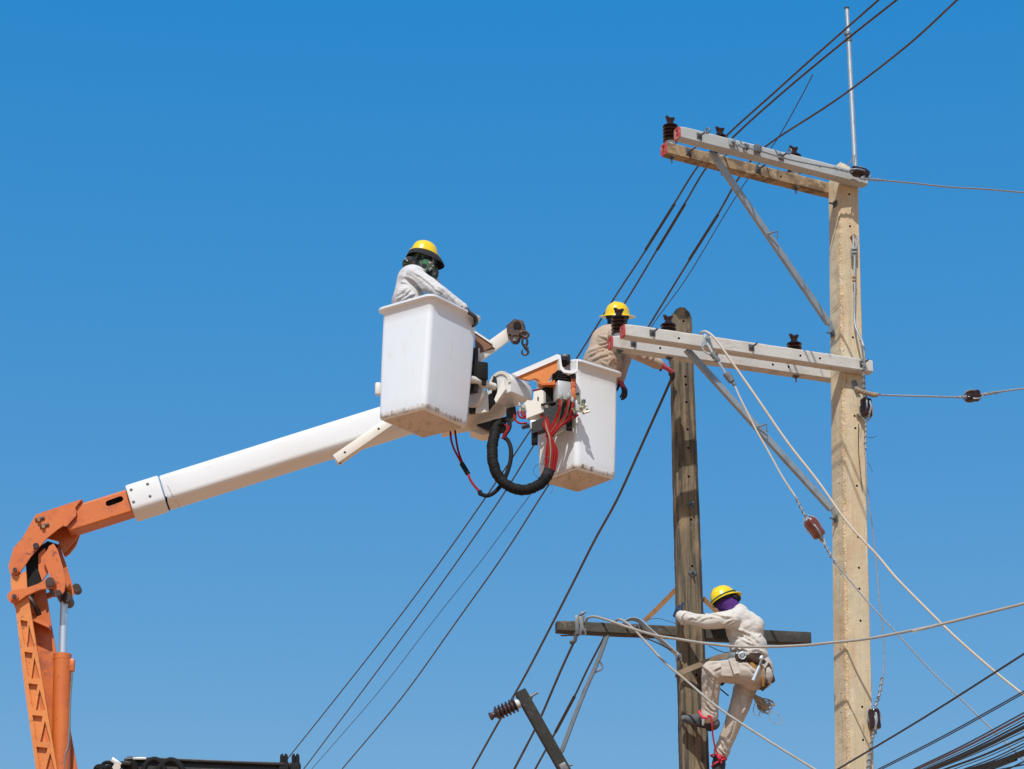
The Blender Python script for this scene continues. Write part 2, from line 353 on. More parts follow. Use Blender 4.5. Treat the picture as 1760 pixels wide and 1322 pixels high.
# smooth pseudo noise for cloth folds and concrete wear, vectorised
_rs = np.random.RandomState(3)
_W = _rs.normal(size=(14, 3)); _W /= np.linalg.norm(_W, axis=1)[:, None]; _W *= _rs.uniform(.6, 1.7, (14, 1)); _PH = _rs.uniform(0, 6.28, 14)
def pnoise(P, f, seed=0):
    A = P @ (_W * f * 6.28).T + _PH + seed * np.arange(1, 15) * 1.37
    return np.sin(A).sum(1) / 4.2
def organic(name, prims, material, parent, voxel=.012, smooth=5, folds=(), noise=(), label=None, creases=()):
    """one continuous skin over overlapping capsules and ellipsoids, then cloth folds pushed along the normals"""
    mb = MB()
    for p in prims:
        if p[0] == 'c': mb.cap(*p[1:])
        else: mb.ell(p[1])
    org = ROOTLOC[rootof(parent).name]
    me = mb.mesh(name, org)
    o = link(name, me, material, parent, label)
    m = o.modifiers.new('r', 'REMESH'); m.mode = 'VOXEL'; m.voxel_size = voxel
    m = o.modifiers.new('s', 'SMOOTH'); m.iterations = smooth; m.factor = .5
    nm = evaluated(o); o.modifiers.clear(); o.data = nm; nm.name = name
    if not nm.materials: nm.materials.append(MT[material])
    n = len(nm.vertices); co = np.empty(n * 3); nm.vertices.foreach_get('co', co); co = co.reshape(-1, 3)
    no = np.empty(n * 3); nm.vertices.foreach_get('normal', no); no = no.reshape(-1, 3)
    Wd = co + np.array(org); d = np.zeros(n)
    for f, a in noise: d += a * pnoise(Wd, f, len(name))
    for k, (c, rad, dr, wl, amp) in enumerate(folds):
        q = Wd - np.array(c); fall = np.clip(1 - (np.linalg.norm(q, axis=1) / rad) ** 2, 0, 1)
        dv = np.array(V(dr).normalized())
        ph = q @ dv * 6.283 / (wl * 1.25) + 3.6 * pnoise(Wd, 1.5, k + 2)
        msk = np.clip(.35 + .95 * pnoise(Wd, 2.6, k + 9), 0, 1.25)
        s = np.sin(ph); d += amp * .26 * fall * msk * (np.sign(s) * np.abs(s) ** .8 + .35 * np.sin(2.3 * ph + 1.2))
    if creases:
        # creases: (polyline of photo points, half width in px, depth); a ridge with a groove on its lower side
        zc = Wd[:, 2] - CAMZ; dep = Wd[:, 1] * _c + zc * _s; up_ = -Wd[:, 1] * _s + zc * _c
        PX = np.stack([CXP + FPX * Wd[:, 0] / dep, CYP - FPX * up_ / dep], 1)
        vd = Wd - np.array((0, 0, CAMZ)); vd /= np.linalg.norm(vd, axis=1)[:, None]
        facing = np.clip(-(vd * no).sum(1) * 2.2, 0, 1)
        wob = 1.6 * pnoise(Wd, 4.0, 21); PX = PX + wob[:, None] * .6
        for pts, w, amp in creases:
            best = np.full(n, 1e9); sg = np.zeros(n); tt = np.zeros(n); m = len(pts) - 1
            for k in range(m):
                A = np.array(pts[k], float); B = np.array(pts[k + 1], float); D_ = B - A; L2 = (D_ ** 2).sum()
                t = np.clip(((PX - A) @ D_) / L2, 0, 1); q = PX - A - t[:, None] * D_; ds = np.linalg.norm(q, axis=1)
                nn_ = np.array((-D_[1], D_[0])) / L2 ** .5
                if nn_[1] < 0 or (abs(nn_[1]) < .25 and nn_[0] < 0): nn_ = -nn_
                s_ = q @ nn_; u = ds < best; best[u] = ds[u]; sg[u] = s_[u]; tt[u] = ((k + t) / m)[u]
            taper = np.clip(np.sin(np.clip(tt, .02, .98) * np.pi) * 1.5, 0, 1)
            lat = np.where(np.abs(np.abs(sg) - best) < .8, 1, .3)
            d += amp * taper * facing * lat * (np.exp(-((sg + w * .5) / w) ** 2) - 1.15 * np.exp(-((sg - w * .75) / (w * .7)) ** 2)) * (best < w * 4)
    co = co + no * d[:, None]
    nm.vertices.foreach_set('co', co.ravel())
    nm.polygons.foreach_set('use_smooth', np.ones(len(nm.polygons), bool)); nm.update()
    return o
def ellM(c, x, z, rx, ry, rz):
    """ellipsoid matrix: x axis (front), z axis (up)"""
    z = V(z).normalized(); y = z.cross(V(x)).normalized(); x = y.cross(z)
    return mtx(c, x * rx, y * ry, z * rz)
# ------------------------------------------------------------------ ground (one sheet to the horizon)
mb = MB(); g = 1500
vs_ = [mb.bm.verts.new(p) for p in ((-g, -g, 0), (g, -g, 0), (g, g, 0), (-g, g, 0))]; mb.bm.faces.new(vs_)
solo('ground', mb, 'ground', None, None, (0, 0, 0), kind='structure')

# ------------------------------------------------------------------ shared small hardware (mesh data is shared by every copy)
def bolt_mesh(L=.075, plate=.055):
    mb = MB(); M = Matrix.Identity(4)
    mb.box(Matrix.Translation((0, 0, .004)), (plate, plate, .008), .0015, 1)
    mb.cyl((0, 0, .008), (0, 0, .02), .016, seg=6); mb.cyl((0, 0, .02), (0, 0, L), .0085, seg=8)
    return mb.mesh('bolt')
ME_BOLT, ME_BOLT_LONG = bolt_mesh(.085), bolt_mesh(.115)
ME_NUT = bolt_mesh(.06, .06)
def ins_profile(n, h, r, foot=.035):
    prof = [(0.001, 0), (r * .62, 0), (r * .62, foot)]
    sh = (h - foot - .05) / n
    for i in range(n):
        z = foot + i * sh
        prof += [(r * .60, z + sh * .02), (r * .97, z + sh * .10), (r, z + sh * .24), (r * .93, z + sh * .42), (r * .64, z + sh * .70), (r * .58, z + sh * .9)]
    z = foot + n * sh
    prof += [(r * .42, z), (r * .38, z + .018), (r * .50, z + .03), (r * .56, z + .042), (r * .46, z + .05), (.001, z + .05)]
    return prof
def insulator(parent, base, n, h, r, axis=(0, 0, 1), material='porcelain', ears=True, wire=(1, 0, 0)):
    x, y, z = frame(axis); M = mtx(base, y, z, x)
    prof = ins_profile(n, h, r); k = 3
    body = MB().lathe([(r * .58, .034)] + prof[k:], M, 22)
    if ears:
        w = V(wire).normalized()
        for s in (-1, 1):
            c = M @ V((0, 0, h)) + w * s * r * .30
            body.cap(c, c + V(axis).normalized() * .010 + w * s * .013, .017, .015, 10, 4)
    o = part('insulator', body, material, parent, sharp=50)
    part('insulator_foot', MB().lathe(prof[:3] + [(.001, .0345)], M, 20), 'ins_base', o)
    return o
def put(me, name, material, parent, p, axis, up=(0, 0, 1)):
    """copy of a small hardware mesh with its z along axis at world point p"""
    x, y, z = frame(axis, up); M = mtx(V(p) - ROOTLOC[rootof(parent).name], y, z, x)
    o = link(name, me, material, parent); o.matrix_local = M; return o

def crossarm(parent, left_px, right_px, Z, w, h, material, holes=(), end=None, rot_end=True):
    """concrete arm: left_px/right_px are the photo points of its front top edge, both at height Z"""
    a, b = PZ(*left_px, Z), PZ(*right_px, Z)
    e1 = (b - a).normalized(); e2 = V((-e1.y, e1.x, 0)); up = V((0, 0, 1))
    c = (a + b) / 2 + e2 * w / 2 - up * h / 2
    mb = MB(); L = (b - a).length; nseg = 40
    ch = .012; rings = []
    prof = [(0, -h + ch), (0, -ch), (ch * .5, 0), (w - ch, 0), (w, -ch), (w, -h + ch), (w - ch, -h), (ch, -h)]
    for i in range(nseg + 1):
        t = i / nseg; ring = []
        for k, (u, v) in enumerate(prof):
            p = a + e1 * (L * t) + e2 * u + up * v
            sh = 0.93 if i in (0, nseg) else 1
            q = np.array([p[:]]); j = .0007 * pnoise(q, 5)[0] + .0005 * pnoise(q, 17)[0]
            m = a + e1 * (L * t) + e2 * w / 2 - up * h / 2
            ring.append(m + (p - m) * sh * (1 + j / .05))
        rings.append(ring)
    mb.rings(rings)
    o = part('crossarm', mb, material, parent, sharp=38)
    A = dict(a=a, b=b, e1=e1, e2=e2, L=L, w=w, h=h, o=o, up=up)
    A['front'] = lambda t, v=.5: a + e1 * (L * t) - up * (h * v)
    A['top'] = lambda t, u=.5: a + e1 * (L * t) + e2 * (w * u)
    A['bot'] = lambda t, u=.5: a + e1 * (L * t) + e2 * (w * u) - up * h
    if holes:
        cut = MB()
        for t, v in holes:
            p = A['front'](t, v); cut.cyl(p - e2 * .02, p + e2 * .05, .0115, seg=10)
        carve(o, cut)
    if end:
        # red end plate with a slotted oval opening
        m = a + e2 * w / 2 - up * h / 2
        def oc(su, sv, off, n=24):
            out = []
            for i in range(n):
                t = 2 * math.pi * (i + .5) / n; cu, cv = math.cos(t), math.sin(t); k = (abs(cu) ** 5 + abs(cv) ** 5) ** -.2
                out.append(m - e1 * off + e2 * (w / 2 * su * cu * k) + up * (h / 2 * sv * cv * k))
            return out
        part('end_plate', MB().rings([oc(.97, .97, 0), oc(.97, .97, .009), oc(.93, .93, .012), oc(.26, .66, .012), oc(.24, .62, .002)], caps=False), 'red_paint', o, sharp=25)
        part('end_slot', MB().prism(oc(.245, .63, .004), e1 * .002), 'hole_shade', o)  # solid filler, the opening's shade put into its colour
    return A

# ------------------------------------------------------------------ big concrete pole
PA = R(23.5); E1 = V((math.cos(PA), math.sin(PA), 0)); E2 = V((-math.sin(PA), math.cos(PA), 0)); UP = V((0, 0, 1))
def pcorner(z): return V((2.898 + .0262 * (z - 8.85), 24.30, z))
def pw(z): return .243 - .0105 * (z - 8.85)
def pd(z): return .235 - .004 * (z - 8.85)
POLE = thing('utility_pole', 'tall cream concrete power pole at right with two pairs of crossarms and a lightning rod', 'utility pole', pcorner(0) + E1 * .15 + E2 * .12)
def pole_rings(prof, z0, z1, dz, tip=None):
    rings = []; n = int((z1 - z0) / dz)
    for i in range(n + 1):
        z = z0 + (z1 - z0) * i / n; rings.append([prof(z, k) for k in range(PK)])
    return rings
PK = 12
def pprof(z, k):
    w, d, c = pw(z), pd(z), .020
    U = [(c * .8, 0), (w * .35, 0), (w * .68, 0), (w - c * .6, 0), (w, c * .6), (w, d * .5), (w, d - c), (w - c, d), (c, d), (0, d - c), (0, d * .45), (0, c * 1.1)]
    u, v = U[k]; p = pcorner(z) + E1 * u + E2 * v
    q = np.array([p[:]]); a = .0012 * pnoise(q, 3, k)[0]
    if z > 6.8 and k in (0, 11, 10):
        a += (.0055 if k != 10 else .003) * pnoise(q, 2.6, k)[0] + .004 * pnoise(q, 9, k)[0]
        if k != 0 and z > 11: a += .006 * max(0, pnoise(q, 6, 5)[0])
    return p + (E1 * (w / 2 - u) + E2 * (d / 2 - v)).normalized() * max(a, -.003)
rg = pole_rings(pprof, 0, 6.8, .8)[:-1] + pole_rings(pprof, 6.8, 12.72, .028)
# broken, pointed top
def topring(zz, sh):
    m = pcorner(12.72) + E1 * pw(12.72) * .52 + E2 * pd(12.72) * .5; out = []
    for p in rg[-1]:
        q = m + (p - m) * sh; out.append(V((q.x, q.y, zz + .02 * pnoise(np.array([p[:]]), 4)[0])))
    return out
base_ring = rg[-1]
rg = rg + [topring(12.80, .80), topring(12.88, .42), topring(12.91, .12)]
shaft = part('shaft', MB().rings(rg), 'pole', POLE, sharp=40)
# roughened sunward corner strip, exposed aggregate
mb = MB(); rings = []
z = 6.85
while z < 12.70:
    q = np.array([[0, 0, z]]); a = pprof(z, 11); b = pprof(z, 0); o = (-(E1 + E2)).normalized()
    bulge = .003 + .0035 * (pnoise(q, 7)[0] + .8 * pnoise(q, 19)[0])
    m1 = a + (b - a) * .33; m2 = a + (b - a) * .7
    rings.append([a + E2 * .006 - E1 * .0005, a + o * .002, m1 + o * max(.002, bulge), m2 + o * max(.002, bulge * .8), b + o * .002, b + E1 * (.006 + .004 * pnoise(q, 5, 3)[0]) - E2 * .0005, b + E1 * .004 + E2 * .01, a + E2 * .004 + E1 * .01])
    z += .016
part('worn_edge', MB().rings(rings), 'pole_edge', shaft, sharp=60)
cut = MB()
def pface(px, py):
    """point of the pole's front face behind a photo pixel"""
    d = ray(px, py); n = E2; c0 = V((0, 0, CAMZ)); z = 9.0
    for _ in range(4):
        t = (pcorner(z) - c0).dot(n) / d.dot(n); p = c0 + d * t; z = p.z
    return p
def pleft(px, py, s=0):
    d = ray(px, py); c0 = V((0, 0, CAMZ)); z = 9.0
    for _ in range(4):
        t = (pcorner(z) - c0).dot(E1) / d.dot(E1); p = c0 + d * t; z = p.z
    return p
for px, py in ((1459.5, 334), (1461, 389), (1466, 580), (1469, 715), (1470, 736), (1473, 835), (1475, 923), (1476.5, 976), (1477, 1012), (1479, 1067), (1482, 1215), (1483.5, 1272)):
    p = pface(px, py); cut.cyl(p - E2 * .02, p + E2 * .06, .0115, seg=10)
for px, py in ((1442, 799), (1442, 831), (1443, 953), (1444, 987), (1444, 1116), (1446, 1192), (1446, 1225)):
    p = pleft(px, py); cut.cyl(p - E1 * .02, p + E1 * .03, .008, seg=7)
carve(shaft, cut)

# crossarms: upper pair, lower pair (front arm before the pole, rear arm behind it)
ZU, ZL = 12.748, 10.918
UF = crossarm(POLE, (1170, 216), (1491.5, 298), ZU, .102, .118, 'arm_grey', holes=[(.735, .45), (.05, 1.2)], end=True)
LF = crossarm(POLE, (1075, 556), (1500, 619), ZL, .102, .118, 'arm_white', holes=[(.21, .55), (.70, .5), (.78, .5)], end=True)
def rear(front, left_px, length, Z, material, holes):
    a = PZ(*left_px, Z); b = a + front['e1'] * length
    d = b - V((0, 0, CAMZ)); dep = d.y * _c + d.z * _s; u = -d.y * _s + d.z * _c
    return crossarm(POLE, left_px, (CXP + FPX * d.x / dep, CYP - FPX * u / dep), Z, .102, .118, material, holes=holes, end=True)
UR = rear(UF, (1147, 243.5), 1.95, ZU - .0, 'arm_rust', [(.63, .55)])
LR = rear(LF, (1054, 576), 2.25, ZL + .010, 'arm_white', [(.20, .5), (.69, .5), (.76, .5)])
for A, ts in ((LF, (.105, .50, .955)),):
    for t in ts: put(ME_BOLT_LONG, 'bolt', 'bolt', A['o'], A['front'](t, .45), -A['e2'])
for A, ts in ((LR, (.085, .435)), (UR, (.115, .50))):
    for t in ts: put(ME_BOLT_LONG, 'bolt', 'bolt', A['o'], A['front'](t, .45), -A['e2'])
def eye_bolt(A, t):
    p = A['front'](t, .5); o = put(ME_BOLT_LONG, 'bolt', 'bolt', A['o'], p, -A['e2'])
    c = p - A['e2'] * .135; pts = [c + (A['e1'] * math.cos(x) * .3 + A['up'] * math.sin(x) - A['e2'] * math.cos(x) * .75).normalized() * .024 for x in [i * math.pi / 6 for i in range(13)]]
    part('eye', MB().tube(pts, .0075, 7), 'galv_dark', A['o'])
eye_bolt(UF, .095); eye_bolt(UF, .525)
for A, ts in ((UR, (.035, .31, .727)), (LR, (.035, .247, .80))):
    for t in ts: put(ME_NUT, 'bolt', 'bolt', A['o'], A['bot'](t, .4), (0, 0, -1))
for A, ts, hs in ((UR, (.035, .31, .727), (.262, .285, .282)), (LR, (.035, .247, .80), (.262, .265, .265))):
    for t, h in zip(ts, hs): insulator(POLE, A['top'](t, .5) + V((0, 0, .001)), 5, h, .071, wire=A['e1'])

def lbrace(parent, p0, p1, w=.052, th=.007, out=(0, -1, 0), step=None, tab=True):
    """angle-iron brace with flattened lower end"""
    p0, p1 = V(p0), V(p1); x, y, z = frame(p1 - p0, out)
    vw = -((p0 + p1) / 2 - V((0, 0, CAMZ))).normalized(); s = x.cross(vw).normalized()
    if s.x > 0: s = -s                                   # s: to the left across the bar, vw: towards the viewer
    f1 = (s * .86 - vw * .5).normalized(); f2 = (-s * .80 - vw * .6).normalized(); c_ = s * .012
    n1 = (f1.cross(x)).normalized(); n1 = n1 if n1.dot(vw) < 0 else -n1
    n2 = (f2.cross(x)).normalized(); n2 = n2 if n2.dot(vw) < 0 else -n2
    prof = [c_, c_ + f1 * w * .55, c_ + f1 * w * .55 + n1 * th, c_ - vw * th * 1.3, c_ + f2 * w + n2 * th, c_ + f2 * w]
    mb = MB().rings([[q + v for v in prof] for q in (p0, p0.lerp(p1, .97))])
    o = part('brace', mb, 'galv_brace', parent, sharp=20)
    if tab:
        c = p1; t = MB(); tp = []
        dn = V((0, 0, -1)); sx = (E2 * .75 - E1 * .2).normalized()
        c0 = p0.lerp(p1, .972)
        for k in range(9):
            a_ = math.pi * k / 8; tp.append(c + sx * .026 * math.cos(a_) + dn * (.05 + .026 * math.sin(a_)))
        tp += [c0 - sx * .028 + V((0, 0, .02)), c0 + sx * .028 + V((0, 0, .02))]
        t.prism(tp, E1 * .007); part('brace_foot', t, 'galv', o)
        put(ME_NUT, 'bolt', 'bolt', o, c + dn * .045 - E1 * .002, -E1)
    if step is not None:
        q = p0.lerp(p1, step); s1 = q + z * .09 + V((.10, 0, .0)); 
        part('brace_lug', MB().tube([q, q + V((.085, -.01, .02)), q + V((.085, -.01, -.05))], .008, 6), 'galv_dark', o)
    return o
pb = pleft(1433.5, 566) ; pt = UR['top'](.30, .15) + V((0, 0, .02)); pt = J(1223, 261, UF['front'](.19).y + .125)
lbrace(POLE, pt, pb - E1 * .012, step=.46)
pb = pleft(1439, 884); pt = J(1180, 600, LF['front'](.27).y + .125)
lbrace(POLE, pt, pb - E1 * .012, step=.47)
# lightning rod behind the top
r0 = J(1472, 330, 24.56); r1 = J(1458.5, 66, 24.56); r2 = J(1455.5, 16, 24.56)
rod = part('lightning_rod', MB().cyl(r0, r1, .0255, .0225), 'galv', POLE)
part('rod_tip', MB().cyl(r1, r2, .020, .020), 'galv', rod)
part('rod_tip_cap', MB().cyl(r2, r2 + V((0, 0, .018)), .0225), 'rusty_dark', rod)
part('coupling', MB().cyl(r1 + V((0, 0, -.03)), r1 + V((0, 0, .012)), .030).cyl(r1 + V((-.01, 0, .035)), r1 + V((-.01, 0, .06)), .032), 'galv_dark', rod)
part('tie_wire', MB().tube([J(1456, 284, 24.4), J(1463, 276, 24.42), J(1469.5, 266, 24.53)], .004, 5, 4), 'rust_strap', rod)
# stub bolt on the pole's left side under the upper arms
p = pleft(1436, 351); put(ME_NUT, 'bolt', 'bolt', POLE, p - E1 * .004, -E1)

# ------------------------------------------------------------------ old weathered pole
OA = R(11.5); O1 = V((math.cos(OA), math.sin(OA), 0)); O2 = V((-math.sin(OA), math.cos(OA), 0))
def oc(z): return V((1.474 - .0025 * (z - 7.27), 24.55, z))
def ow(z): return .238 - .0125 * (z - 7.27)
def od(z): return .195 - .004 * (z - 7.27)
OLD = thing('old_utility_pole', 'shorter weathered grey-brown pole with rounded top that a lineman clings to', 'utility pole', oc(0) + O1 * .15 + O2 * .12)
def oprof(z, k):
    w, d, c = ow(z), od(z), .03
    U = [(c, 0), (w * .33, .002), (w * .66, .002), (w - c, 0), (w, c), (w, d * .5), (w, d - c), (w - c, d), (c, d), (0, d - c), (0, d * .5), (0, c)]
    u, v = U[k]; p = oc(z) + O1 * u + O2 * v; q = np.array([p[:]])
    a = .0016 * pnoise(q, 4, k)[0] + .0014 * pnoise(q, 14, k)[0]
    return p + (O1 * (w / 2 - u) + O2 * (d / 2 - v)).normalized() * max(a, -.002)
og = pole_rings(oprof, 0, 6.8, .8)[:-1] + pole_rings(oprof, 6.8, 11.40, .05)
zt = 11.40
for a_ in (.2, .4, .55, .68, .79, .88, .95, .99):
    zz = zt + .135 * a_; sc = (1 - a_ ** 2.6) ** .42; m = oc(zt) + O1 * ow(zt) / 2; ring = []
    for k in range(PK):
        p = oprof(zt, k); u = (p - m).dot(O1); ring.append(V((p.x, p.y, zz)) + O1 * u * (sc - 1) + V((0, 0, .006 * pnoise(np.array([p[:]]), 6, a_)[0])))
    og.append(ring)
oshaft = part('shaft', MB().rings(og), 'old_pole', OLD, sharp=45)
def oface(px, py):
    d = ray(px, py); c0 = V((0, 0, CAMZ)); t = (oc(9) - c0).dot(O2) / d.dot(O2); return c0 + d * t
cut = MB()
for px, py in ((1175, 552), (1178, 647), (1179, 661), (1180, 691), (1182, 738), (1183, 770), (1184, 819), (1188, 893), (1190, 973), (1197, 1160), (1203, 1240)):
    p = oface(px, py); cut.cyl(p - O2 * .02, p + O2 * .06, .0115, seg=10)
carve(oshaft, cut)
put(ME_NUT, 'bolt', 'galv', OLD, oface(1190, 985), -O2, (1, 0, 1))
put(ME_BOLT, 'bolt', 'bolt', OLD, oface(1187, 868), -O2, (1, 0, 1))
# old crossarm behind the shaft
zc = J(1167, 1078, 24.82)[2]
OC = crossarm(OLD, (958, 1066), (1393, 1087), zc, .11, .098, 'old_arm', holes=[(.94, .5)])
OC['o'].data.materials[0] = MT['old_arm']
# blackened end piece of the arm right of the pole
e = OC
mb = MB(); aa = e['front'](.515, .0)
mb.bar(e['front'](.515, .5) + e['e2'] * e['w'] / 2, e['front'](1.003, .5) + e['e2'] * e['w'] / 2, e['w'] + .008, e['h'] + .008, bevel=.008)
part('blackened_end', mb, 'black_arm', e['o'])
# end clamp at the left
p = e['front'](.085, .5) - e['e2'] * .004
cl = part('clamp', MB().bar(p + V((-.02, -.01, .10)), p + V((-.02, -.01, -.075)), .035, .012, up=(0, 1, 0), bevel=.003).bar(p + V((.012, -.02, .085)), p + V((.028, -.02, -.07)), .036, .012, up=(0, 1, 0), bevel=.003), 'galv_dark', OLD)
part('clamp_hook', MB().bar(p + V((.0, .0, .10)), p + V((.06, .0, .135)), .03, .012, bevel=.003).bar(p + V((.028, .0, .135)), p + V((.03, .0, .03)), .03, .012, up=(0, 1, 0), bevel=.003), 'galv_dark', cl)
part('clamp_tongue', MB().tube([p + V((-.035, 0, -.06)), p + V((-.035, 0, -.11)), p + V((-.05, 0, -.14)), p + V((-.085, 0, -.145))], .016, 8, 4), 'old_arm', cl)
put(ME_NUT, 'bolt', 'bolt', cl, p + V((.03, -.03, -.055)), (0, -1, 0))
part('spike', MB().cyl(p + V((-.165, .03, -.075)), p + V((.0, .03, -.07)), .007), 'bolt', cl)
# flat braces of the old arm
def strap(pts, w, th, side, material, name, parent):
    side = V(side).normalized(); P = spline(pts, 6); mb = MB(); rings = []
    for i, p_ in enumerate(P):
        t = (P[min(i + 1, len(P) - 1)] - P[max(i - 1, 0)]).normalized(); n = t.cross(side).normalized()
        rings.append([p_ + side * w / 2 + n * th / 2, p_ - side * w / 2 + n * th / 2, p_ - side * w / 2 - n * th / 2, p_ + side * w / 2 - n * th / 2])
    return part(name, mb.rings(rings), material, parent, sharp=25)
strap([J(1108, 1067, 24.80), J(1134, 1042, 24.80), J(1162, 1013, 24.77)], .042, .008, (-.7, -.15, .7), 'rust_strap', 'brace', OLD)
strap([J(1208, 1028, 24.82), J(1222, 1042, 24.84), J(1236, 1056, 24.86)], .042, .008, (.7, -.15, .7), 'rust_strap', 'brace', OLD)
bst = strap([J(1072, 1069, 24.78), J(1085, 1064, 24.74), J(1098, 1067, 24.70), J(1112, 1079, 24.66), J(1142, 1106, 24.60), J(1167, 1128, 24.54)], .048, .009, (.35, -.85, .4), 'galv', 'brace', OLD)
strap([J(1166, 1124, 24.53), J(1167, 1130, 24.53), J(1168, 1137, 24.53)], .036, .009, (1, .1, .1), 'galv', 'brace_foot', bst)
put(ME_NUT, 'bolt', 'bolt', bst, J(1167, 1131, 24.52), (-.3, -1, 0))
put(ME_NUT, 'bolt', 'bolt', OC['o'], OC['front'](.31, .3), -OC['e2'])
put(ME_NUT, 'bolt', 'bolt', OC['o'], OC['bot'](.19, .5), (0, 0, -1))
# long flat strut that falls away from the old arm to the hanging arm
HS = strap([J(1043, 1094, 24.62), J(1026, 1140, 24.45), J(1000, 1200, 24.32), J(964, 1295, 24.26)], .050, .012, (.8, -.4, .35), 'galv_dark', 'strut', OLD)
part('strut_lug', MB().tube([J(1030, 1134, 24.43), J(1035.5, 1148, 24.43), J(1022, 1156, 24.42)], .009, 6, 3), 'galv_dark', HS)
part('jumper_wire', MB().tube([J(1075, 1092, 24.8), J(1106, 1096, 24.7), J(1132, 1106, 24.62), J(1153, 1117, 24.5)], .008, 6, 5), 'black_cable', OLD)
part('tie_wire', MB().tube([J(1110, 1066, 24.75), J(1130, 1063, 24.72), J(1150, 1068, 24.7), J(1161, 1072, 24.66)], .0028, 5, 5), 'thin_wire', OLD)

# ------------------------------------------------------------------ arm hanging loose below, with its insulator
h0, h1 = J(894, 1189, 24.18), J(1004, 1384, 24.18)
HANG = thing('hanging_crossarm', 'dark loose crossarm hanging tilted at the bottom edge with a ribbed insulator on its end', 'crossarm', h1)
hd = (h1 - h0).normalized(); hs = V((0, 1, 0)); hn = hd.cross(hs).normalized()
hb = part('beam', MB().box(mtx((h0 + h1) / 2, hd, hs, hn), ((h1 - h0).length, .11, .098), .010), 'hanging_arm', HANG)
q = h0 + hd * .085; left = hn if hn.x < 0 else -hn
ax = (J(841, 1234, 24.18) - J(895, 1209, 24.18)).normalized()
insulator(HANG, q + left * .05, 6, .285, .066, axis=ax, material='porcelain_old', ears=False)
part('bolt', MB().cyl(q - left * .04, q - left * .125 + V((0, 0, .01)), .011).cyl(q - left * .049, q - left * .066, .022, seg=6), 'galv_dark', hb)
part('plate', MB().box(mtx(h0.lerp(h1, .68) - hs * .058, hd, hs, hn), (.07, .012, .06), .003), 'galv_dark', hb)
part('bolt', MB().cyl(J(972, 1318, 24.18), J(984, 1314, 24.18), .010), 'galv_dark', hb)
# ------------------------------------------------------------------ bucket truck boom
LIFT = thing('bucket_truck_boom', 'orange and white bucket truck boom with two white work buckets at its end', 'bucket truck', (-4.0, 24.5, 0))
def rrect(c, ex, ey, a, b, r, z, n=6):
    out = []
    for sx, sy, a0 in ((1, 1, 0), (-1, 1, 90), (-1, -1, 180), (1, -1, 270)):
        for i in range(n + 1):
            t = R(a0 + 90 * i / n)
            out.append(V((c[0], c[1], 0)) + ex * (sx * (a / 2 - r) + r * math.cos(t)) + ey * (sy * (b / 2 - r) + r * math.sin(t)) + V((0, 0, z)))
    return out
def bucket(name, c, ang, a0, b0, a1, b1, z0, z1, label, lean=0.0):
    c0_ = c
    ex = V((math.cos(R(ang)), math.sin(R(ang)), 0)); ey = V((-ex.y, ex.x, 0))
    f = lambda t: (a0 + (a1 - a0) * t, b0 + (b1 - b0) * t)
    rr = lambda t, d, r, z: rrect((c0_[0] + lean * (z - z0), c0_[1]), ex, ey, f(t)[0] + 2 * d, f(t)[1] + 2 * d, r, z)
    H = z1 - z0
    rg = [rr(0, -.030, .035, z0), rr(0, -.012, .042, z0 + .006), rr(0, -.003, .047, z0 + .018), rr(.03, 0, .05, z0 + .035)]
    for i in range(1, 9): rg.append(rr(.03 + .92 * i / 8, .003 * math.sin(i / 8 * math.pi), .05, z0 + .035 + (H - .085) * i / 8))
    rg += [rr(1, .004, .055, z1 - .045), rr(1, .012, .06, z1 - .034), rr(1, .030, .08, z1 - .032), rr(1, .042, .085, z1 - .025), rr(1, .042, .085, z1 - .008), rr(1, .030, .08, z1), rr(1, -.004, .05, z1), rr(1, -.010, .045, z1 - .008)]
    rg += [rr(.6, -.012, .045, z0 + H * .6), rr(.05, -.012, .04, z0 + .05)]
    o = part(name, MB().rings(rg), 'white', LIFT, label, sharp=50)
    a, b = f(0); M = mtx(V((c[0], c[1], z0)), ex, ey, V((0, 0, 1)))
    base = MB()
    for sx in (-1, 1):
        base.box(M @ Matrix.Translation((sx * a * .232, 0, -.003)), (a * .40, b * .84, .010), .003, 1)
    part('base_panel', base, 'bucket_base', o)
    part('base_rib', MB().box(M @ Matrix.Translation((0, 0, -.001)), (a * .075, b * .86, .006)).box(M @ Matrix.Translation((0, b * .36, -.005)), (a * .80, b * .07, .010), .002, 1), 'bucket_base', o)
    part('edge_scuff', MB().rings([rr(0, -.0112, .042, z0 + .0055), rr(0, -.0022, .0475, z0 + .0175), rr(.03, .0009, .05, z0 + .036), rr(.03, .0009, .05, z0 + .050)], caps=False), 'scuffed_white', o, sharp=60)
    return o, ex, ey
B1, X1, Y1 = bucket('bucket', (-.768, 23.715), 53.5, .625, .515, .665, .555, 10.105, 11.138, 'near white bucket with a grey-shirted worker standing in it', .046)
B2, X2, Y2 = bucket('bucket', (.577, 24.395), 40, .475, .525, .51, .57, 9.815, 10.815, 'far white bucket behind the hoses beside the pole')

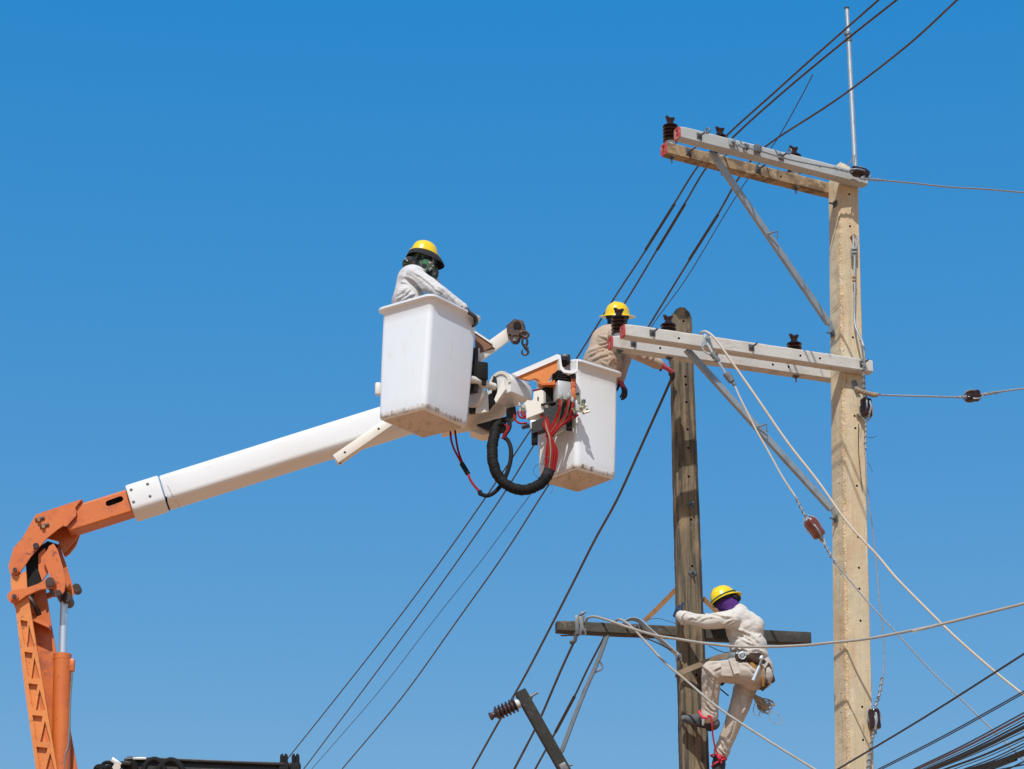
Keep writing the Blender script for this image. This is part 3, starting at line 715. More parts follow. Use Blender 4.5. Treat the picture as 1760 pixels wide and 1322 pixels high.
def box_beam(A0, A1, w, h, r, depth=V((0, 1, 0)), inset=0.0, n=1):
    """rounded box girder; A0/A1 = lower front edge points; w along depth, h upward-normal"""
    d = (A1 - A0).normalized(); up = depth.cross(d).normalized()
    if up.z < 0: up = -up
    def ring(o, sh=0.0, rr=r):
        out = []
        for cu, cv, a0 in ((w - rr - sh, rr + sh, 270), (w - rr - sh, h - rr - sh, 0), (rr + sh, h - rr - sh, 90), (rr + sh, rr + sh, 180)):
            for i in range(6):
                t = R(a0 + 90 * i / 5); out.append(o + depth * (cu + rr * math.cos(t)) + up * (cv + rr * math.sin(t)))
        return out
    L = (A1 - A0).length
    rg = [ring(A0 + d * .001, .012, r * .8), ring(A0 + d * .004, .004), ring(A0 + d * .014)]
    rg += [ring(A0 + d * (L * i / 12)) for i in range(1, 12)] + [ring(A1 - d * .014), ring(A1 - d * .004, .004), ring(A1, .012, r * .8)]
    return MB().rings(rg), d, up
YB = 24.30
s0, s1 = J(240, 876, YB), J(700, 731, YB)
# straight line of the boom's lower front edge through both ends of the white section
dBoom = (s1 - s0).normalized()
ub = V((0, 1, 0)).cross(dBoom); ub = ub if ub.z > 0 else -ub
def boomline(px):
    p = J(px, 800, YB); t = (p.x - s0.x) / dBoom.x; return s0 + dBoom * t
Hm, Wm = .262, .315
mb, _, _ = box_beam(boomline(289), boomline(795), Wm, Hm, .055); ub_o = part('upper_boom', mb, 'white_arm', LIFT)
mb, _, _ = box_beam(boomline(232) - ub * .008 - V((0, .008, 0)), boomline(287.5) - ub * .008 - V((0, .008, 0)), Wm + .016, Hm + .016, .06)
cover = part('boom_sleeve', mb, 'white_arm', LIFT)
part('boom_gasket', box_beam(boomline(286.5) + ub * .006 + V((0, .006, 0)), boomline(290), Wm - .012, Hm - .012, .052)[0], 'rubber', cover)
ME_RIVET = (lambda m: (m.lathe([(.001, 0), (.014, 0), (.013, .004), (.007, .008), (.001, .009)], Matrix.Identity(4), 10), m.mesh('rivet'))[1])(MB())
for px, v in ((240, .76), (268, .78), (238, .32), (266, .34)):
    p = boomline(px) + ub * Hm * v - V((0, .0085, 0)); put(ME_RIVET, 'bolt', 'galv_dark', cover, p, (0, -1, 0))
for k in range(9):
    p = boomline(297) + dBoom * (.004 * k) + ub * Hm * (.09 + .0 * k) ; 
    v = .50 - .055 * k
    p = boomline(298 + k * .4) + ub * Hm * max(v, .1) - V((0, .0005, 0)); o = put(ME_RIVET, 'rivet', 'galv_dark', ub_o, p, (0, -1, 0)); o.scale = (.24, .24, .5)
for k in range(5):
    p = boomline(304 + k * .5) + V((0, .05 + .045 * k, -.0005)); o = put(ME_RIVET, 'rivet', 'galv_dark', ub_o, p, -ub); o.scale = (.24, .24, .5)

# orange inner boom and elbow
Ho, Wo = .215, .20; yo = V((0, .055, 0))
o0 = boomline(124) + ub * .025 + yo; o1 = boomline(236) + ub * .025 + yo
ob = part('boom_stub', box_beam(o0, o1, Wo, Ho, .016)[0], 'orange', LIFT)
cutm = MB(); c0 = boomline(198.5) + ub * .163 + yo; c1 = boomline(218.5) + ub * .168 + yo; ring = []
for c, a0 in ((c1, -90), (c0, 90)):
    for i in range(7): t = R(a0 + 30 * i); ring.append(c + dBoom * .027 * math.cos(t) + ub * .027 * math.sin(t) - V((0, .03, 0)))
cutm.prism(ring, V((0, .10, 0))); carve(ob, cutm)
YE = 24.325
def outline(px, Y): return [J(x, y, Y) for x, y in px]
def plate(name, px, Y, th, material, parent, label=None):
    return part(name, MB().prism(outline(px, Y), V((0, th, 0))), material, parent, label, sharp=20)
ELB = [(61.5, 884.5), (39, 923.6), (23, 942), (14.4, 972.8), (16.5, 984), (22, 990), (31, 987), (42, 973), (53, 956.5), (82, 923.6), (100, 909), (127, 891.5), (132, 880), (129, 873), (140, 858)]
for Y in (YE, YE + .23): plate('elbow_plate', ELB, Y, .022, 'orange', LIFT)
# closed top of the elbow between the two plates
part('elbow_top', MB().prism(outline([(61.8, 885), (39.6, 924), (30, 935.5), (35, 943), (47, 930), (68, 896), (128, 868), (141, 858.5)], YE + .022), V((0, .208, 0))), 'orange', LIFT)
part('elbow_web', MB().prism(outline([(70, 905), (98, 897), (136, 915), (130, 928), (118, 943), (108, 952), (100, 930), (80, 925)], YE + .20), V((0, .02, 0))), 'orange', LIFT)
rb = [(206, 389), (235, 383), (300, 352), (335, 338), (318, 385), (290, 420), (272, 432), (255, 400)]
part('elbow_cheek', MB().prism(outline([(X / 2.438, 780 + Y_ / 2.438) for X, Y_ in rb], YE + .25), V((0, .02, 0))), 'orange', LIFT)
slot = part('raised_strip', MB().prism(outline([(108, 896), (126, 877), (130.5, 879), (131, 886), (116, 903), (110, 905)], YE - .006), V((0, .006, 0))), 'orange', LIFT)
def pin(px, py, Y0, Y1, r, material='rusty_dark', name='pin', parent=None, hexs=False):
    a = J(px, py, Y0); return part(name, MB().cyl(a, V((a.x, Y1, a.z)), r, seg=6 if hexs else 16), material, parent or LIFT)
for (X, Y_) in ((167, 276), (186, 304)):
    px, py = X / 2.438, 780 + Y_ / 2.438
    a, b = J(px - 8, py + 1, YE - .007), J(px + 8, py - 3.5, YE - .007)
    part('slot_plate', MB().bar(a, b, .012, .028, bevel=.003), 'rusty_dark', LIFT)
    pin(px - 2, py, YE - .03, YE, .017, 'rust_strap', 'slot_bolt', hexs=True)
pin(150 / 2.438, 780 + 385 / 2.438, YE - .03, YE, .026, 'black_metal')
pn = pin(25.5, 979, YE - .03, YE + .30, .034, 'orange'); pin(25.5, 979, YE - .045, YE - .03, .019, 'rusty_dark', 'grease_cap', pn)
# lower boom: two lattice-pocketed side plates with a channel between them
YL = 24.335
LB = [(19, 989), (30, 990), (45, 981), (46.5, 1010), (49.5, 1030), (53, 1052), (64, 1118), (98, 1322), (124, 1480), (90, 1480), (61.5, 1322), (42, 1180), (27, 1048), (22, 1035), (18.5, 1003)]
lb = part('lower_boom', MB().prism(outline(LB, YL), V((0, .05, 0))), 'orange_light', LIFT, sharp=20)
LB2 = [(55, 985), (78, 1010), (86, 1060), (97, 1124), (133, 1322), (158, 1480), (110, 1480), (82, 1322), (50, 1118), (44, 1035)]
lb2 = part('side_plate', MB().prism(outline(LB2, YL + .24), V((0, .03, 0))), 'orange', LIFT, sharp=20)
# pockets: triangles sunk in the near plate
cutm = MB()
def leftx(y): return 27 + (y - 1048) * (61.5 - 27) / (1322 - 1048)
def rightx(y): return 53 + (y - 1052) * (98 - 53) / (1322 - 1052)
for k in range(9):
    y0 = 1064 + k * 54.5; l0, r0_, l1, r1_ = leftx(y0) + 5, rightx(y0) - 5, leftx(y0 + 45) + 5, rightx(y0 + 45) - 5
    tri1 = [(l0, y0), (l0 + (r0_ - l0) * .78, y0 + 2), (l1 + (r1_ - l1) * .16, y0 + 43), (l1 + 1, y0 + 42)]
    tri2 = [(r0_ - 1, y0 + 10), (r1_ + 1, y0 + 46), (l1 + (r1_ - l1) * .32, y0 + 46.5)]
    for tr in (tri1, tri2):
        cutm.prism(outline([(x, y) for x, y in tr], YL - .03), V((0, .064, 0)))
carve(lb, cutm)
lb.data.materials.clear(); lb.data.materials.append(MT['orange_light'])
# inner web of the channel, seen between the plates
part('web', MB().prism(outline([(46, 1042), (49, 1070), (58, 1118), (92, 1322), (118, 1480), (112, 1480), (86, 1322), (50, 1100)], YL + .03), V((0, .21, 0))), 'orange', lb)
part('shelf', MB().prism(outline([(53, 1058), (84, 1073), (84, 1079), (54, 1066)], YL + .10), V((0, .14, 0))), 'orange', lb)
part('cable_bundle', MB().tube([J(50, 1026, 24.45), J(56, 1034, 24.44), (J(62, 1045, 24.45)), J(68, 1058, 24.47)], .022, 8, 4), 'rusty_dark', lb)
part('hose', MB().tube([J(64, 960, 24.44), J(60, 985, 24.45), J(57, 1008, 24.46), J(52, 1030, 24.46)], .025, 8, 5), 'rubber', LIFT)
part('elbow_cavity_shade', MB().prism(outline([(44, 965), (60, 945), (82, 930), (98, 935), (84, 960), (70, 1000), (56, 1010), (47, 1006)], YE + .09), V((0, .07, 0))), 'rubber', LIFT)  # black filler block painting the shade inside the elbow
part('inner_link', MB().prism(outline([(66, 952), (77, 942), (86, 960), (82, 985), (72, 998), (66, 980)], YE + .06), V((0, .025, 0))), 'orange', LIFT)
# link arms and yoke
def dogbone(name, p0, p1, r0, r1, Y, th, material):
    a, b = J(*p0, Y), J(*p1, Y); d = (b - a).normalized(); n = V((-d.z, 0, d.x)); ring = []
    for i in range(9): t = R(90 + 22.5 * i); ring.append(a + d * r0 * math.cos(t) + n * r0 * math.sin(t))
    ring += [a.lerp(b, .3) - n * r0 * .55, a.lerp(b, .7) - n * r1 * .55]
    for i in range(9): t = R(-90 + 22.5 * i); ring.append(b + d * r1 * math.cos(t) + n * r1 * math.sin(t))
    ring += [a.lerp(b, .7) + n * r1 * .55, a.lerp(b, .3) + n * r0 * .55]
    return part(name, MB().prism(ring, V((0, th, 0))), material, LIFT, sharp=25)
dogbone('link_arm', (24.5, 1025), (86, 1001), .060, .05, 24.29, .03, 'orange')
dogbone('link_arm', (52, 1035), (112, 1012), .04, .045, 24.62, .03, 'orange')
pn = pin(24.5, 1025, 24.26, 24.6, .034, 'orange'); pin(24.5, 1025, 24.25, 24.26, .02, 'rusty_dark', 'grease_cap', pn)
YK = [(84, 939), (92, 934), (99, 945), (108, 975), (113, 1000), (110, 1017), (103, 1026), (95, 1024), (91, 1010), (84, 985), (74, 962)]
plate('yoke_plate', YK, 24.33, .028, 'orange', LIFT)
YK2 = [(92, 936), (102, 938), (112, 965), (123, 1000), (127, 1018), (122, 1032), (112, 1036), (105, 1024), (104, 1000), (96, 965)]
plate('yoke_plate', YK2, 24.55, .028, 'orange', LIFT)
for px, py, r in ((86, 1000, .042), (100, 1019, .028)): pin(px, py, 24.27, 24.60, r, 'rusty_dark')
pin(131, 1010, 24.56, 24.66, .038, 'rusty_dark'); pin(112, 1003, 24.40, 24.57, .036, 'orange', 'boss'); pin(113, 1026, 24.40, 24.60, .048, 'rusty_dark', 'boss')
# hydraulic cylinder
yc = 24.47
bt, bb = J(107.3, 1129, yc), J(103.5, 1420, yc)
cyl = part('hydraulic_cylinder', MB().cyl(bt, bb, .078, seg=28), 'orange', LIFT)
part('gland', MB().cyl(bt + V((0, 0, .02)), bt - V((0, 0, .03)), .080, seg=28), 'orange', cyl)
part('rod', MB().cyl(J(110.5, 1025, yc), bt + V((0, 0, .015)), .033, seg=18), 'chrome', cyl)
port = bt + V((.085, -.01, -.08)); part('port_block', MB().box(Matrix.Translation(port), (.055, .05, .11), .008), 'orange', cyl)
part('feed_pipe', MB().tube([port + V((.01, -.01, -.04)), J(121, 1200, yc - .03), J(117.5, 1275, yc - .04), J(111, 1300, yc - .06), J(110, 1330, yc - .06)], .009, 8, 5), 'galv_dark', cyl)
# foot of the boom: pedestal on the truck bed below the frame
pb_ = J(105, 1480, 24.47)
part('pedestal', MB().cyl((pb_.x, 24.5, 2.6), (pb_.x, 24.5, 1.1), .35, .45, 24).cyl((pb_.x, 24.5, 1.1), (pb_.x, 24.5, 0), .8, .8, 24), 'orange', LIFT)
part('lower_mast', MB().bar(J(110, 1470, 24.47), (pb_.x, 24.5, 2.6), .3, .3, up=(0, 1, 0), bevel=.02), 'orange', LIFT)

# ---------------- boom tip, levelling head and everything mounted on it
Z8 = lambda X, Y_: (760 + X / 5.085, 600 + Y_ / 5.085)
D = V((math.cos(R(50)), math.sin(R(50)), 0))            # direction of the head's cross shaft
def q8(X, Y_, Y): return J(*Z8(X, Y_), Y)
# swan-neck tip: lofted box girder, its underside facing the ground
near = [(0, 640), (120, 600), (250, 577), (380, 545), (445, 468), (528, 352)]
far = [(0, 792), (150, 752), (290, 712), (400, 642), (545, 588), (656, 404)]
hts = [.26, .25, .21, .17, .13, .09]
rings = []
for i, (n_, f_) in enumerate(zip(near, far)):
    pf = q8(*n_, 24.24 - .012 * i); pr = q8(*f_, 24.60 - .02 * i)
    pr.z = pr.z * .5 + pf.z * .5 if i < 2 else pr.z
    j0, j1 = max(i - 1, 0), min(i + 1, 5); t = (q8(*near[j1], 24.2) - q8(*near[j0], 24.2)).normalized()
    n = V((-t.z, 0, t.x)); h = hts[i]; rings.append([pf, pr, pr + n * h, pf + n * h])
mb = MB().rings(rings); es = [e for e in mb.bm.edges]
bmesh.ops.bevel(mb.bm, geom=[e for e in mb.bm.edges if len(e.link_faces) == 2 and e.calc_face_angle(0) > .6], offset=.014, segments=2, affect='EDGES')
TIP = part('boom_tip', mb, 'cream', LIFT, sharp=40)
# chin under the tip: black block painting the shade of a recess, and the hose gland
part('tip_chin', MB().prism([q8(240, 712, 24.36), q8(400, 640, 24.36), q8(470, 668, 24.36), q8(436, 735, 24.36), q8(350, 752, 24.36)], V((0, .16, 0))), 'cream', TIP, sharp=20)
part('recess_shade', MB().prism([q8(300, 660, 24.30), q8(520, 600, 24.30), q8(470, 715, 24.30), q8(420, 715, 24.30)], V((0, .04, 0))), 'black_metal', TIP)
part('gland_block', MB().prism([q8(435, 620, 24.24), q8(560, 590, 24.24), q8(560, 680, 24.24), q8(445, 715, 24.24)], V((0, .14, 0))), 'rubber', TIP)
part('hose_saddle', MB().prism([q8(560, 520, 24.30), q8(640, 500, 24.30), q8(650, 570, 24.30), q8(590, 620, 24.30), q8(560, 600, 24.30)], V((0, .12, 0))), 'black_metal', TIP)
# drum hood
c0 = q8(505, 318, 24.10); rD = .128
side = V((D.y, -D.x, 0))
def arc(c, r, a0, a1, n): return [c + (-side) * r * math.cos(R(a0 + (a1 - a0) * i / n)) + V((0, 0, 1)) * r * math.sin(R(a0 + (a1 - a0) * i / n)) for i in range(n + 1)]
hood0 = arc(c0, rD, 0, 180, 14) + [c0 + side * rD - V((0, 0, .085)), c0 - side * rD - V((0, 0, .11))]
L_ = .30
hood = part('drum_hood', MB().rings([hood0, [p + D * (L_ - .02) for p in hood0], [c0 + D * L_ + (p - c0) * .9 for p in hood0]]), 'white_arm', LIFT, sharp=40)
part('hood_rim', MB().rings([[c0 + (p - c0) * s + D * o for p in arc(c0, rD, 0, 180, 14)[:]] + [c0 + ((p - c0) * .80) + D * o for p in arc(c0, rD, 180, 0, 14)] for s, o in ((1.02, -.012), (1.02, .004))]), 'cream', hood, sharp=40)
# near-black plate painting the shade of a slot in the hood, and cross shaft out of the near bucket
part('shaft_slot', MB().rings([[c0 + D * o - side * (.055 + .028 * math.cos(R(t))) + V((0, 0, -.01 + .11 * math.sin(R(t)))) for t in range(0, 360, 24)] for o in (-.016, -.004)]), 'hole_shade', hood)
sa, sb = q8(330, 290, 23.95), q8(452, 330, 24.09)
sh = part('cross_shaft', MB().cyl(sa - (sb - sa) * .9, sb, .034, seg=20), 'cream', LIFT)
# side cheeks left of the hood (partly behind the near bucket)
c2 = q8(265, 395, 24.05)
part('cheek_disc', MB().cyl(c2, c2 + D * .03, .118, seg=30), 'cream', LIFT)
part('cheek_bolt', MB().cyl(c2 + V((.06, -.02, -.03)), c2 + V((.055, -.035, -.03)), .009), 'rusty_dark', LIFT)
part('cheek_plate', MB().prism([q8(300, 480, 24.06), q8(385, 375, 24.06), q8(392, 545, 24.06), q8(345, 555, 24.06), q8(290, 560, 24.06)], D * .025), 'cream', LIFT, sharp=20)
part('cheek_plate', MB().prism([q8(455, 440, 24.02), q8(535, 255, 24.02), q8(552, 350, 24.02), q8(470, 470, 24.02)], D * .02), 'cream', LIFT, sharp=20)
part('cheek_cavity_shade', MB().prism([q8(235, 480, 24.12), q8(440, 380, 24.12), q8(450, 460, 24.12), q8(385, 540, 24.12), q8(235, 565, 24.12)], D * .03), 'black_metal', LIFT)  # solid black block painting the shade between the cheeks

# channel-shaped carrier to the far bucket: white lipped tray, orange inside
Yt0, Yt1 = 24.06, 23.93
def tray(pts, Y0, Y1):
    n = len(pts); return [q8(x, y, Y0 + (Y1 - Y0) * (x - 620) / 400) for x, y in pts]
lip = tray([(610, 215), (1005, 45), (1035, 55), (1048, 150), (1075, 182), (1130, 190), (1172, 175), (1172, 95), (1185, 95), (1185, 195), (1140, 215), (1060, 205), (1030, 175), (1022, 85), (660, 240)], Yt0, Yt1)
tr_ = part('carrier_lip', MB().prism(lip, V((-.05, .07, .0))), 'white_arm', LIFT, sharp=25)
inner = tray([(655, 236), (1024, 84), (1040, 180), (962, 218), (920, 292), (868, 305), (850, 272), (815, 255), (760, 270), (700, 260)], Yt0 + .02, Yt1 + .02)
part('carrier_web', MB().prism(inner, V((-.01, .03, 0))), 'orange_light', tr_, sharp=20)
part('carrier_flange', MB().prism(tray([(850, 268), (870, 300), (925, 292), (985, 270), (990, 310), (880, 315), (835, 300)], Yt0 + .04, Yt1), V((.05, .25, 0))), 'orange', tr_, sharp=20)
part('carrier_floor', MB().prism(tray([(835, 305), (985, 300), (980, 345), (880, 365), (835, 330)], 24.1, 24.1), V((0, .05, 0))), 'cream', tr_, sharp=20)
part('tray_pin', MB().box(Matrix.Translation(q8(1078, 92, 24.02)), (.085, .09, .085), .02), 'black_metal', LIFT)
part('tray_pin', MB().cyl(q8(1066, 125, 23.94), q8(1071, 80, 24.02), .035), 'rubber', LIFT)
# valve block with rubber boot and couplings
M = mtx(q8(1052, 375, 24.06), D, -side * -1, V((0, 0, 1)))
xb, yb = V((.93, .36, 0)), V((-.36, .93, 0))
vb = part('valve_block', MB().box(mtx(q8(1055, 380, 23.99), xb, yb, V((0, 0, 1))), (.142, .12, .175), .008), 'alu', LIFT)
boot = MB(); bc = q8(1050, 285, 23.99)
for k in range(4): boot.box(mtx(bc + V((0, 0, .004 + k * .021)), xb, yb, V((0, 0, 1))), (.155 - .006 * (k % 2), .13, .015), .006)
boot.box(mtx(bc + V((0, 0, .04)), xb, yb, V((0, 0, 1))), (.128, .10, .085))
part('rubber_boot', boot, 'rubber', vb)
part('boot_clip', MB().bar(q8(1110, 225, 23.95), q8(1180, 185, 23.93), .03, .022, bevel=.004).bar(q8(1120, 240, 23.95), q8(1165, 235, 23.93), .03, .04, bevel=.004), 'black_metal', vb)
part('lever', MB().bar(q8(1148, 235, 23.96), q8(1146, 340, 23.95), .03, .045, up=(1, 0, 0), bevel=.006).bar(q8(1146, 340, 23.95), q8(1152, 440, 23.96), .03, .035, up=(1, 0, 0), bevel=.006), 'orange', vb)
for k, (X, Y_) in enumerate(((1040, 400), (1045, 430), (1105, 405), (1108, 425), (1140, 440))):
    part('coupling', MB().cyl(q8(X, Y_ - 20, 23.91), q8(X - 3, Y_ + 22, 23.91), .011).cyl(q8(X, Y_ - 2, 23.91), q8(X, Y_ + 12, 23.91), .016, seg=6), 'brass' if k % 2 else 'alu', vb)
# lower control box
cb = part('control_box', MB().prism([q8(800, 372, 24.0), q8(868, 356, 24.0), q8(884, 372, 24.0), q8(886, 548, 24.0), q8(735, 605, 24.0), q8(740, 480, 24.0), q8(795, 440, 24.0)], V((.10, .14, 0))), 'cream', LIFT, sharp=20)
part('switch', MB().box(mtx(q8(838, 432, 23.995), (1, 0, 0), (0, 1, 0), (0, 0, 1)), (.012, .01, .03), .002), 'black_metal', cb)
part('box_flange', MB().prism([q8(725, 600, 24.05), q8(890, 542, 24.05), q8(935, 570, 24.05), q8(850, 615, 24.05), q8(762, 628, 24.05)], V((0, .02, .012))), 'cream', cb)
part('black_case', MB().box(mtx(q8(930, 418, 24.10), xb, yb, V((0, 0, 1))), (.115, .12, .165), .014), 'rubber', LIFT)
part('case_bar', MB().bar(q8(865, 488, 23.98), q8(975, 465, 24.02), .02, .02, bevel=.004), 'black_metal', LIFT)
part('bracket', MB().prism([q8(890, 520, 23.98), q8(1130, 455, 23.98), q8(1150, 560, 23.98), q8(1010, 640, 23.98), q8(930, 690, 23.98), q8(790, 735, 23.98), q8(780, 640, 23.98), q8(880, 600, 23.98)], V((.03, .07, 0))), 'black_metal', LIFT, sharp=20)
part('bracket_leg', MB().box(mtx(q8(808, 755, 24.04), (1, 0, 0), (0, 1, 0), (0, 0, 1)), (.056, .06, .17), .008), 'rubber', LIFT)
part('bracket_leg', MB().box(mtx(q8(1110, 650, 23.99), (1, 0, 0), (0, 1, 0), (0, 0, 1)), (.052, .06, .125), .008), 'rubber', LIFT)
part('clevis', MB().box(mtx(q8(800, 665, 24.02), (1, 0, 0), (0, 1, 0), (0, 0, 1)), (.065, .05, .08), .008), 'alu', LIFT)
part('clevis_arm', MB().bar(q8(700, 685, 24.02), q8(760, 670, 24.04), .03, .035, bevel=.005).bar(q8(706, 690, 24.02), q8(712, 668, 24.02), .03, .03, up=(1, 0, 0), bevel=.005), 'black_metal', LIFT)
part('valve_housing', MB().prism([q8(690, 500, 24.08), q8(745, 445, 24.08), q8(800, 455, 24.08), q8(770, 530, 24.08), q8(720, 535, 24.08)], V((.03, .1, 0))), 'cream', LIFT, sharp=20)
for k, (X, Y_) in enumerate(((672, 490), (690, 520), (715, 505), (700, 545), (680, 535))):
    part('fitting', MB().cyl(q8(X, Y_ - 22, 24.05), q8(X + 6, Y_ + 16, 24.05), .010).cyl(q8(X + 1, Y_, 24.05), q8(X + 4, Y_ + 12, 24.05), .015, seg=6), 'brass' if k % 2 else 'alu', LIFT)
# quick couplers at the far right of the hose rack
qc = part('quick_coupler', MB().box(mtx(q8(1195, 500, 23.92), xb, yb, V((0, 0, 1))), (.07, .035, .10), .004), 'alu', LIFT)
for a, b, r in (((1178, 385), (1195, 470), .012), ((1235, 445), (1240, 520), .014), ((1205, 520), (1262, 490), .010), ((1225, 560), (1285, 545), .010), ((1262, 525), (1288, 548), .008), ((1140, 520), (1160, 560), .012)):
    part('coupler_stem', MB().cyl(q8(*a, 23.90), q8(*b, 23.90), r).cyl(q8(*a, 23.90), q8(a[0] * .7 + b[0] * .3, a[1] * .7 + b[1] * .3, 23.90), r * 1.5, seg=6), 'brass', qc)
part('coupler_knob', MB().cyl(q8(1180, 390, 23.90), q8(1184, 405, 23.90), .018).cyl(q8(1235, 452, 23.9), q8(1237, 466, 23.9), .019), 'rubber', qc)
# hoses
def hose(pts, r, material, name='hose', n=5, seg=10, parent=None):
    return part(name, MB().tube([q8(x, y, Y) for x, y, Y in pts], r, seg, n), material, parent or LIFT)
hp = [(490, 660, 24.26), (470, 700, 24.2), (455, 760, 24.12), (440, 830, 24.05), (437, 905, 24.0), (445, 985, 23.95), (468, 1068, 23.92), (510, 1135, 23.9), (570, 1190, 23.88), (640, 1222, 23.87), (715, 1233, 23.86), (790, 1215, 23.86), (855, 1180, 23.86), (905, 1125, 23.87), (930, 1080, 23.88), (940, 1055, 23.88)]
BH = part('hose_bundle', MB().tube([q8(*p) for p in hp], lambda i, n: .043 + .0022 * math.sin(i * 1.9) + .0012 * math.sin(i * 5.3), 14, 12), 'rubber', LIFT)
mbb = MB(); P = spline([q8(*p) for p in hp], 6)
for i in range(3, len(P) - 9, 1):
    t = (P[i + 1] - P[i - 1]).normalized(); c = P[i] + V((random.uniform(-.003, .003), 0, random.uniform(-.003, .003)))
    mbb.cyl(c - t * .006, c + t * .006, .0465 + random.uniform(0, .004), .045, 14)
part('corrugation', mbb, 'rubber', BH)
part('sleeve_cuff', MB().tube([q8(905, 1125, 23.87), q8(925, 1088, 23.88), q8(938, 1055, 23.88)], .049, 14, 3), 'black_cloth', BH)
hose([(520, 620, 24.2), (575, 625, 24.18), (590, 670, 24.16), (575, 710, 24.12), (550, 745, 24.1), (545, 765, 24.1)], .02, 'rubber', 'hose')
hose([(540, 772, 24.1), (575, 800, 24.06), (598, 860, 24.0), (602, 930, 23.98), (590, 1010, 23.97), (560, 1100, 23.96), (515, 1190, 23.96), (450, 1258, 23.96), (390, 1282, 23.96), (340, 1268, 23.96), (322, 1255, 23.96)], .019, 'rubber', 'hose')
for k, (a, b) in enumerate(((0, 0), (14, 6))):
    hose([(545 + a, 660, 24.12), (572 + a, 690, 24.1), (548 + a, 735, 24.08), (520 + a, 785, 24.08)], .0065, 'red_hose')
hose([(72, 725, 24.2), (78, 790, 24.12), (100, 865, 24.08), (135, 935, 24.06), (172, 1005, 24.05)], .0095, 'red_hose')
hose([(112, 715, 24.22), (122, 790, 24.14), (138, 880, 24.1), (160, 950, 24.07), (182, 1005, 24.05)], .0095, 'red_hose')
hose([(170, 1000, 24.05), (198, 1045, 24.04), (226, 1092, 24.03)], .022, 'rubber', 'hose_tape', 3)
hose([(222, 1088, 24.03), (250, 1150, 24.0), (290, 1205, 23.98), (335, 1252, 23.96)], .011, 'red_hose')
part('hose_end', MB().cyl(q8(325, 1240, 23.96), q8(340, 1275, 23.96), .02), 'rubber', LIFT)
# hoses of the control head
for k, (x0, y0, x1, y1, dx) in enumerate(((1036, 445, 940, 715, 40), (1046, 450, 965, 700, 30), (1106, 440, 960, 725, 60), (1112, 445, 985, 720, 50), (1142, 470, 955, 740, 90), (1040, 455, 950, 690, 10))):
    c = 'olive_hose' if k in (1, 3) else 'red_hose'
    hose([(x0, y0, 23.91), (x0 - 10, y0 + 60, 23.90), ((x0 + x1) / 2 + dx * .5, (y0 + y1) / 2 + 20, 23.93), (x1 + 20, y1 - 30, 23.94), (x1 - 30, y1 + 50, 23.94)], .009 if c == 'olive_hose' else .0115, c)
for k in range(11):
    a = k / 10; x0 = 870 + 75 * a; x1 = 905 + 78 * a; yv = 23.93 - .03 * math.sin(a * math.pi) + .02 * (k % 2)
    hose([(x0 + random.uniform(-12, 12), 560 + random.uniform(0, 60), yv + .10), (890 + 50 * a, 680, yv + .04), (925 + 30 * a + random.uniform(-8, 8), 770, yv), (912 + 90 * a, 880, yv - .02), (905 + 96 * a, 960, yv - .03), (x1 - 2, 1068, yv - .04)], .0098, 'olive_hose' if k in (4,) else 'red_hose', n=6)
hose([(660, 545, 24.05), (668, 580, 24.03), (690, 600, 24.02), (730, 605, 24.02)], .009, 'red_hose')
hose([(690, 540, 24.05), (700, 575, 24.03), (720, 590, 24.02), (745, 592, 24.03)], .009, 'red_hose')
hose([(715, 545, 24.05), (722, 570, 24.03), (728, 590, 24.02)], .009, 'red_hose')
hose([(628, 575, 24.08), (632, 610, 24.06), (660, 640, 24.04), (700, 652, 24.03), (740, 645, 24.04)], .009, 'red_hose')
hose([(800, 366, 24.1), (830, 358, 24.06), (870, 358, 24.06)], .010, 'red_hose')
hose([(1190, 575, 23.92), (1120, 610, 23.93), (1060, 650, 23.93), (990, 720, 23.92), (935, 790, 23.93)], .0115, 'red_hose')
hose([(1060, 715, 23.95), (1000, 750, 23.93), (950, 765, 23.93)], .008, 'olive_hose')
# loose loops of tie wire round the hoses
def loop(cx, cy, rx, ry, Y, r, a0=0, a1=360): return part('tie_wire', MB().tube([q8(cx + rx * math.cos(R(a0 + (a1 - a0) * i / 16)), cy + ry * math.sin(R(a0 + (a1 - a0) * i / 16)), Y) for i in range(17)], r, 5), 'thin_wire', LIFT)
loop(865, 1065, 68, 62, 23.88, .0022, 60, 330); loop(918, 985, 32, 45, 23.84, .0022); loop(935, 1220, 28, 42, 23.86, .0018, -90, 90)

# jib winch beam, head, hook
j0, j1 = J(806, 632, 24.02), J(874, 583, 24.14)
jd = (j1 - j0).normalized(); js = V((-.34, .94, 0)); js = (js - jd * js.dot(jd)).normalized()
jb = part('jib', MB().bar(j0 + V((0, 0, .045)), j1 + V((0, 0, .045)), .10, .105, bevel=.006), 'cream', LIFT)
part('jib_hole', MB().cyl(J(854, 582, 24.06), J(854, 582, 24.09), .011), 'hole_shade', jb)  # solid dark plug, shade of a hole painted on
part('jib_plate', MB().prism([J(816, 573, 24.0), J(846, 596, 24.0), J(817, 611, 24.0)], V((.03, .05, .0))), 'brown_plate', jb)
part('jib_plate_edge', MB().bar(J(815, 571.5, 24.02), J(846, 592, 24.02), .06, .016), 'cream', jb)
jh = part('jib_head', MB().prism([J(870, 560, 24.05), J(884, 548, 24.05), J(899, 551.5, 24.05), J(901, 568, 24.05), J(889, 576, 24.05), J(873, 574, 24.05)], V((.02, .13, 0))), 'rusty_dark', LIFT, sharp=20)
part('sheave', MB().cyl(J(889, 559, 24.03), J(889, 559, 24.05), .034, seg=20), 'black_metal', jh)
part('sheave', MB().cyl(J(886, 584, 24.03), J(886, 584, 24.11), .044, seg=20), 'black_metal', jh)
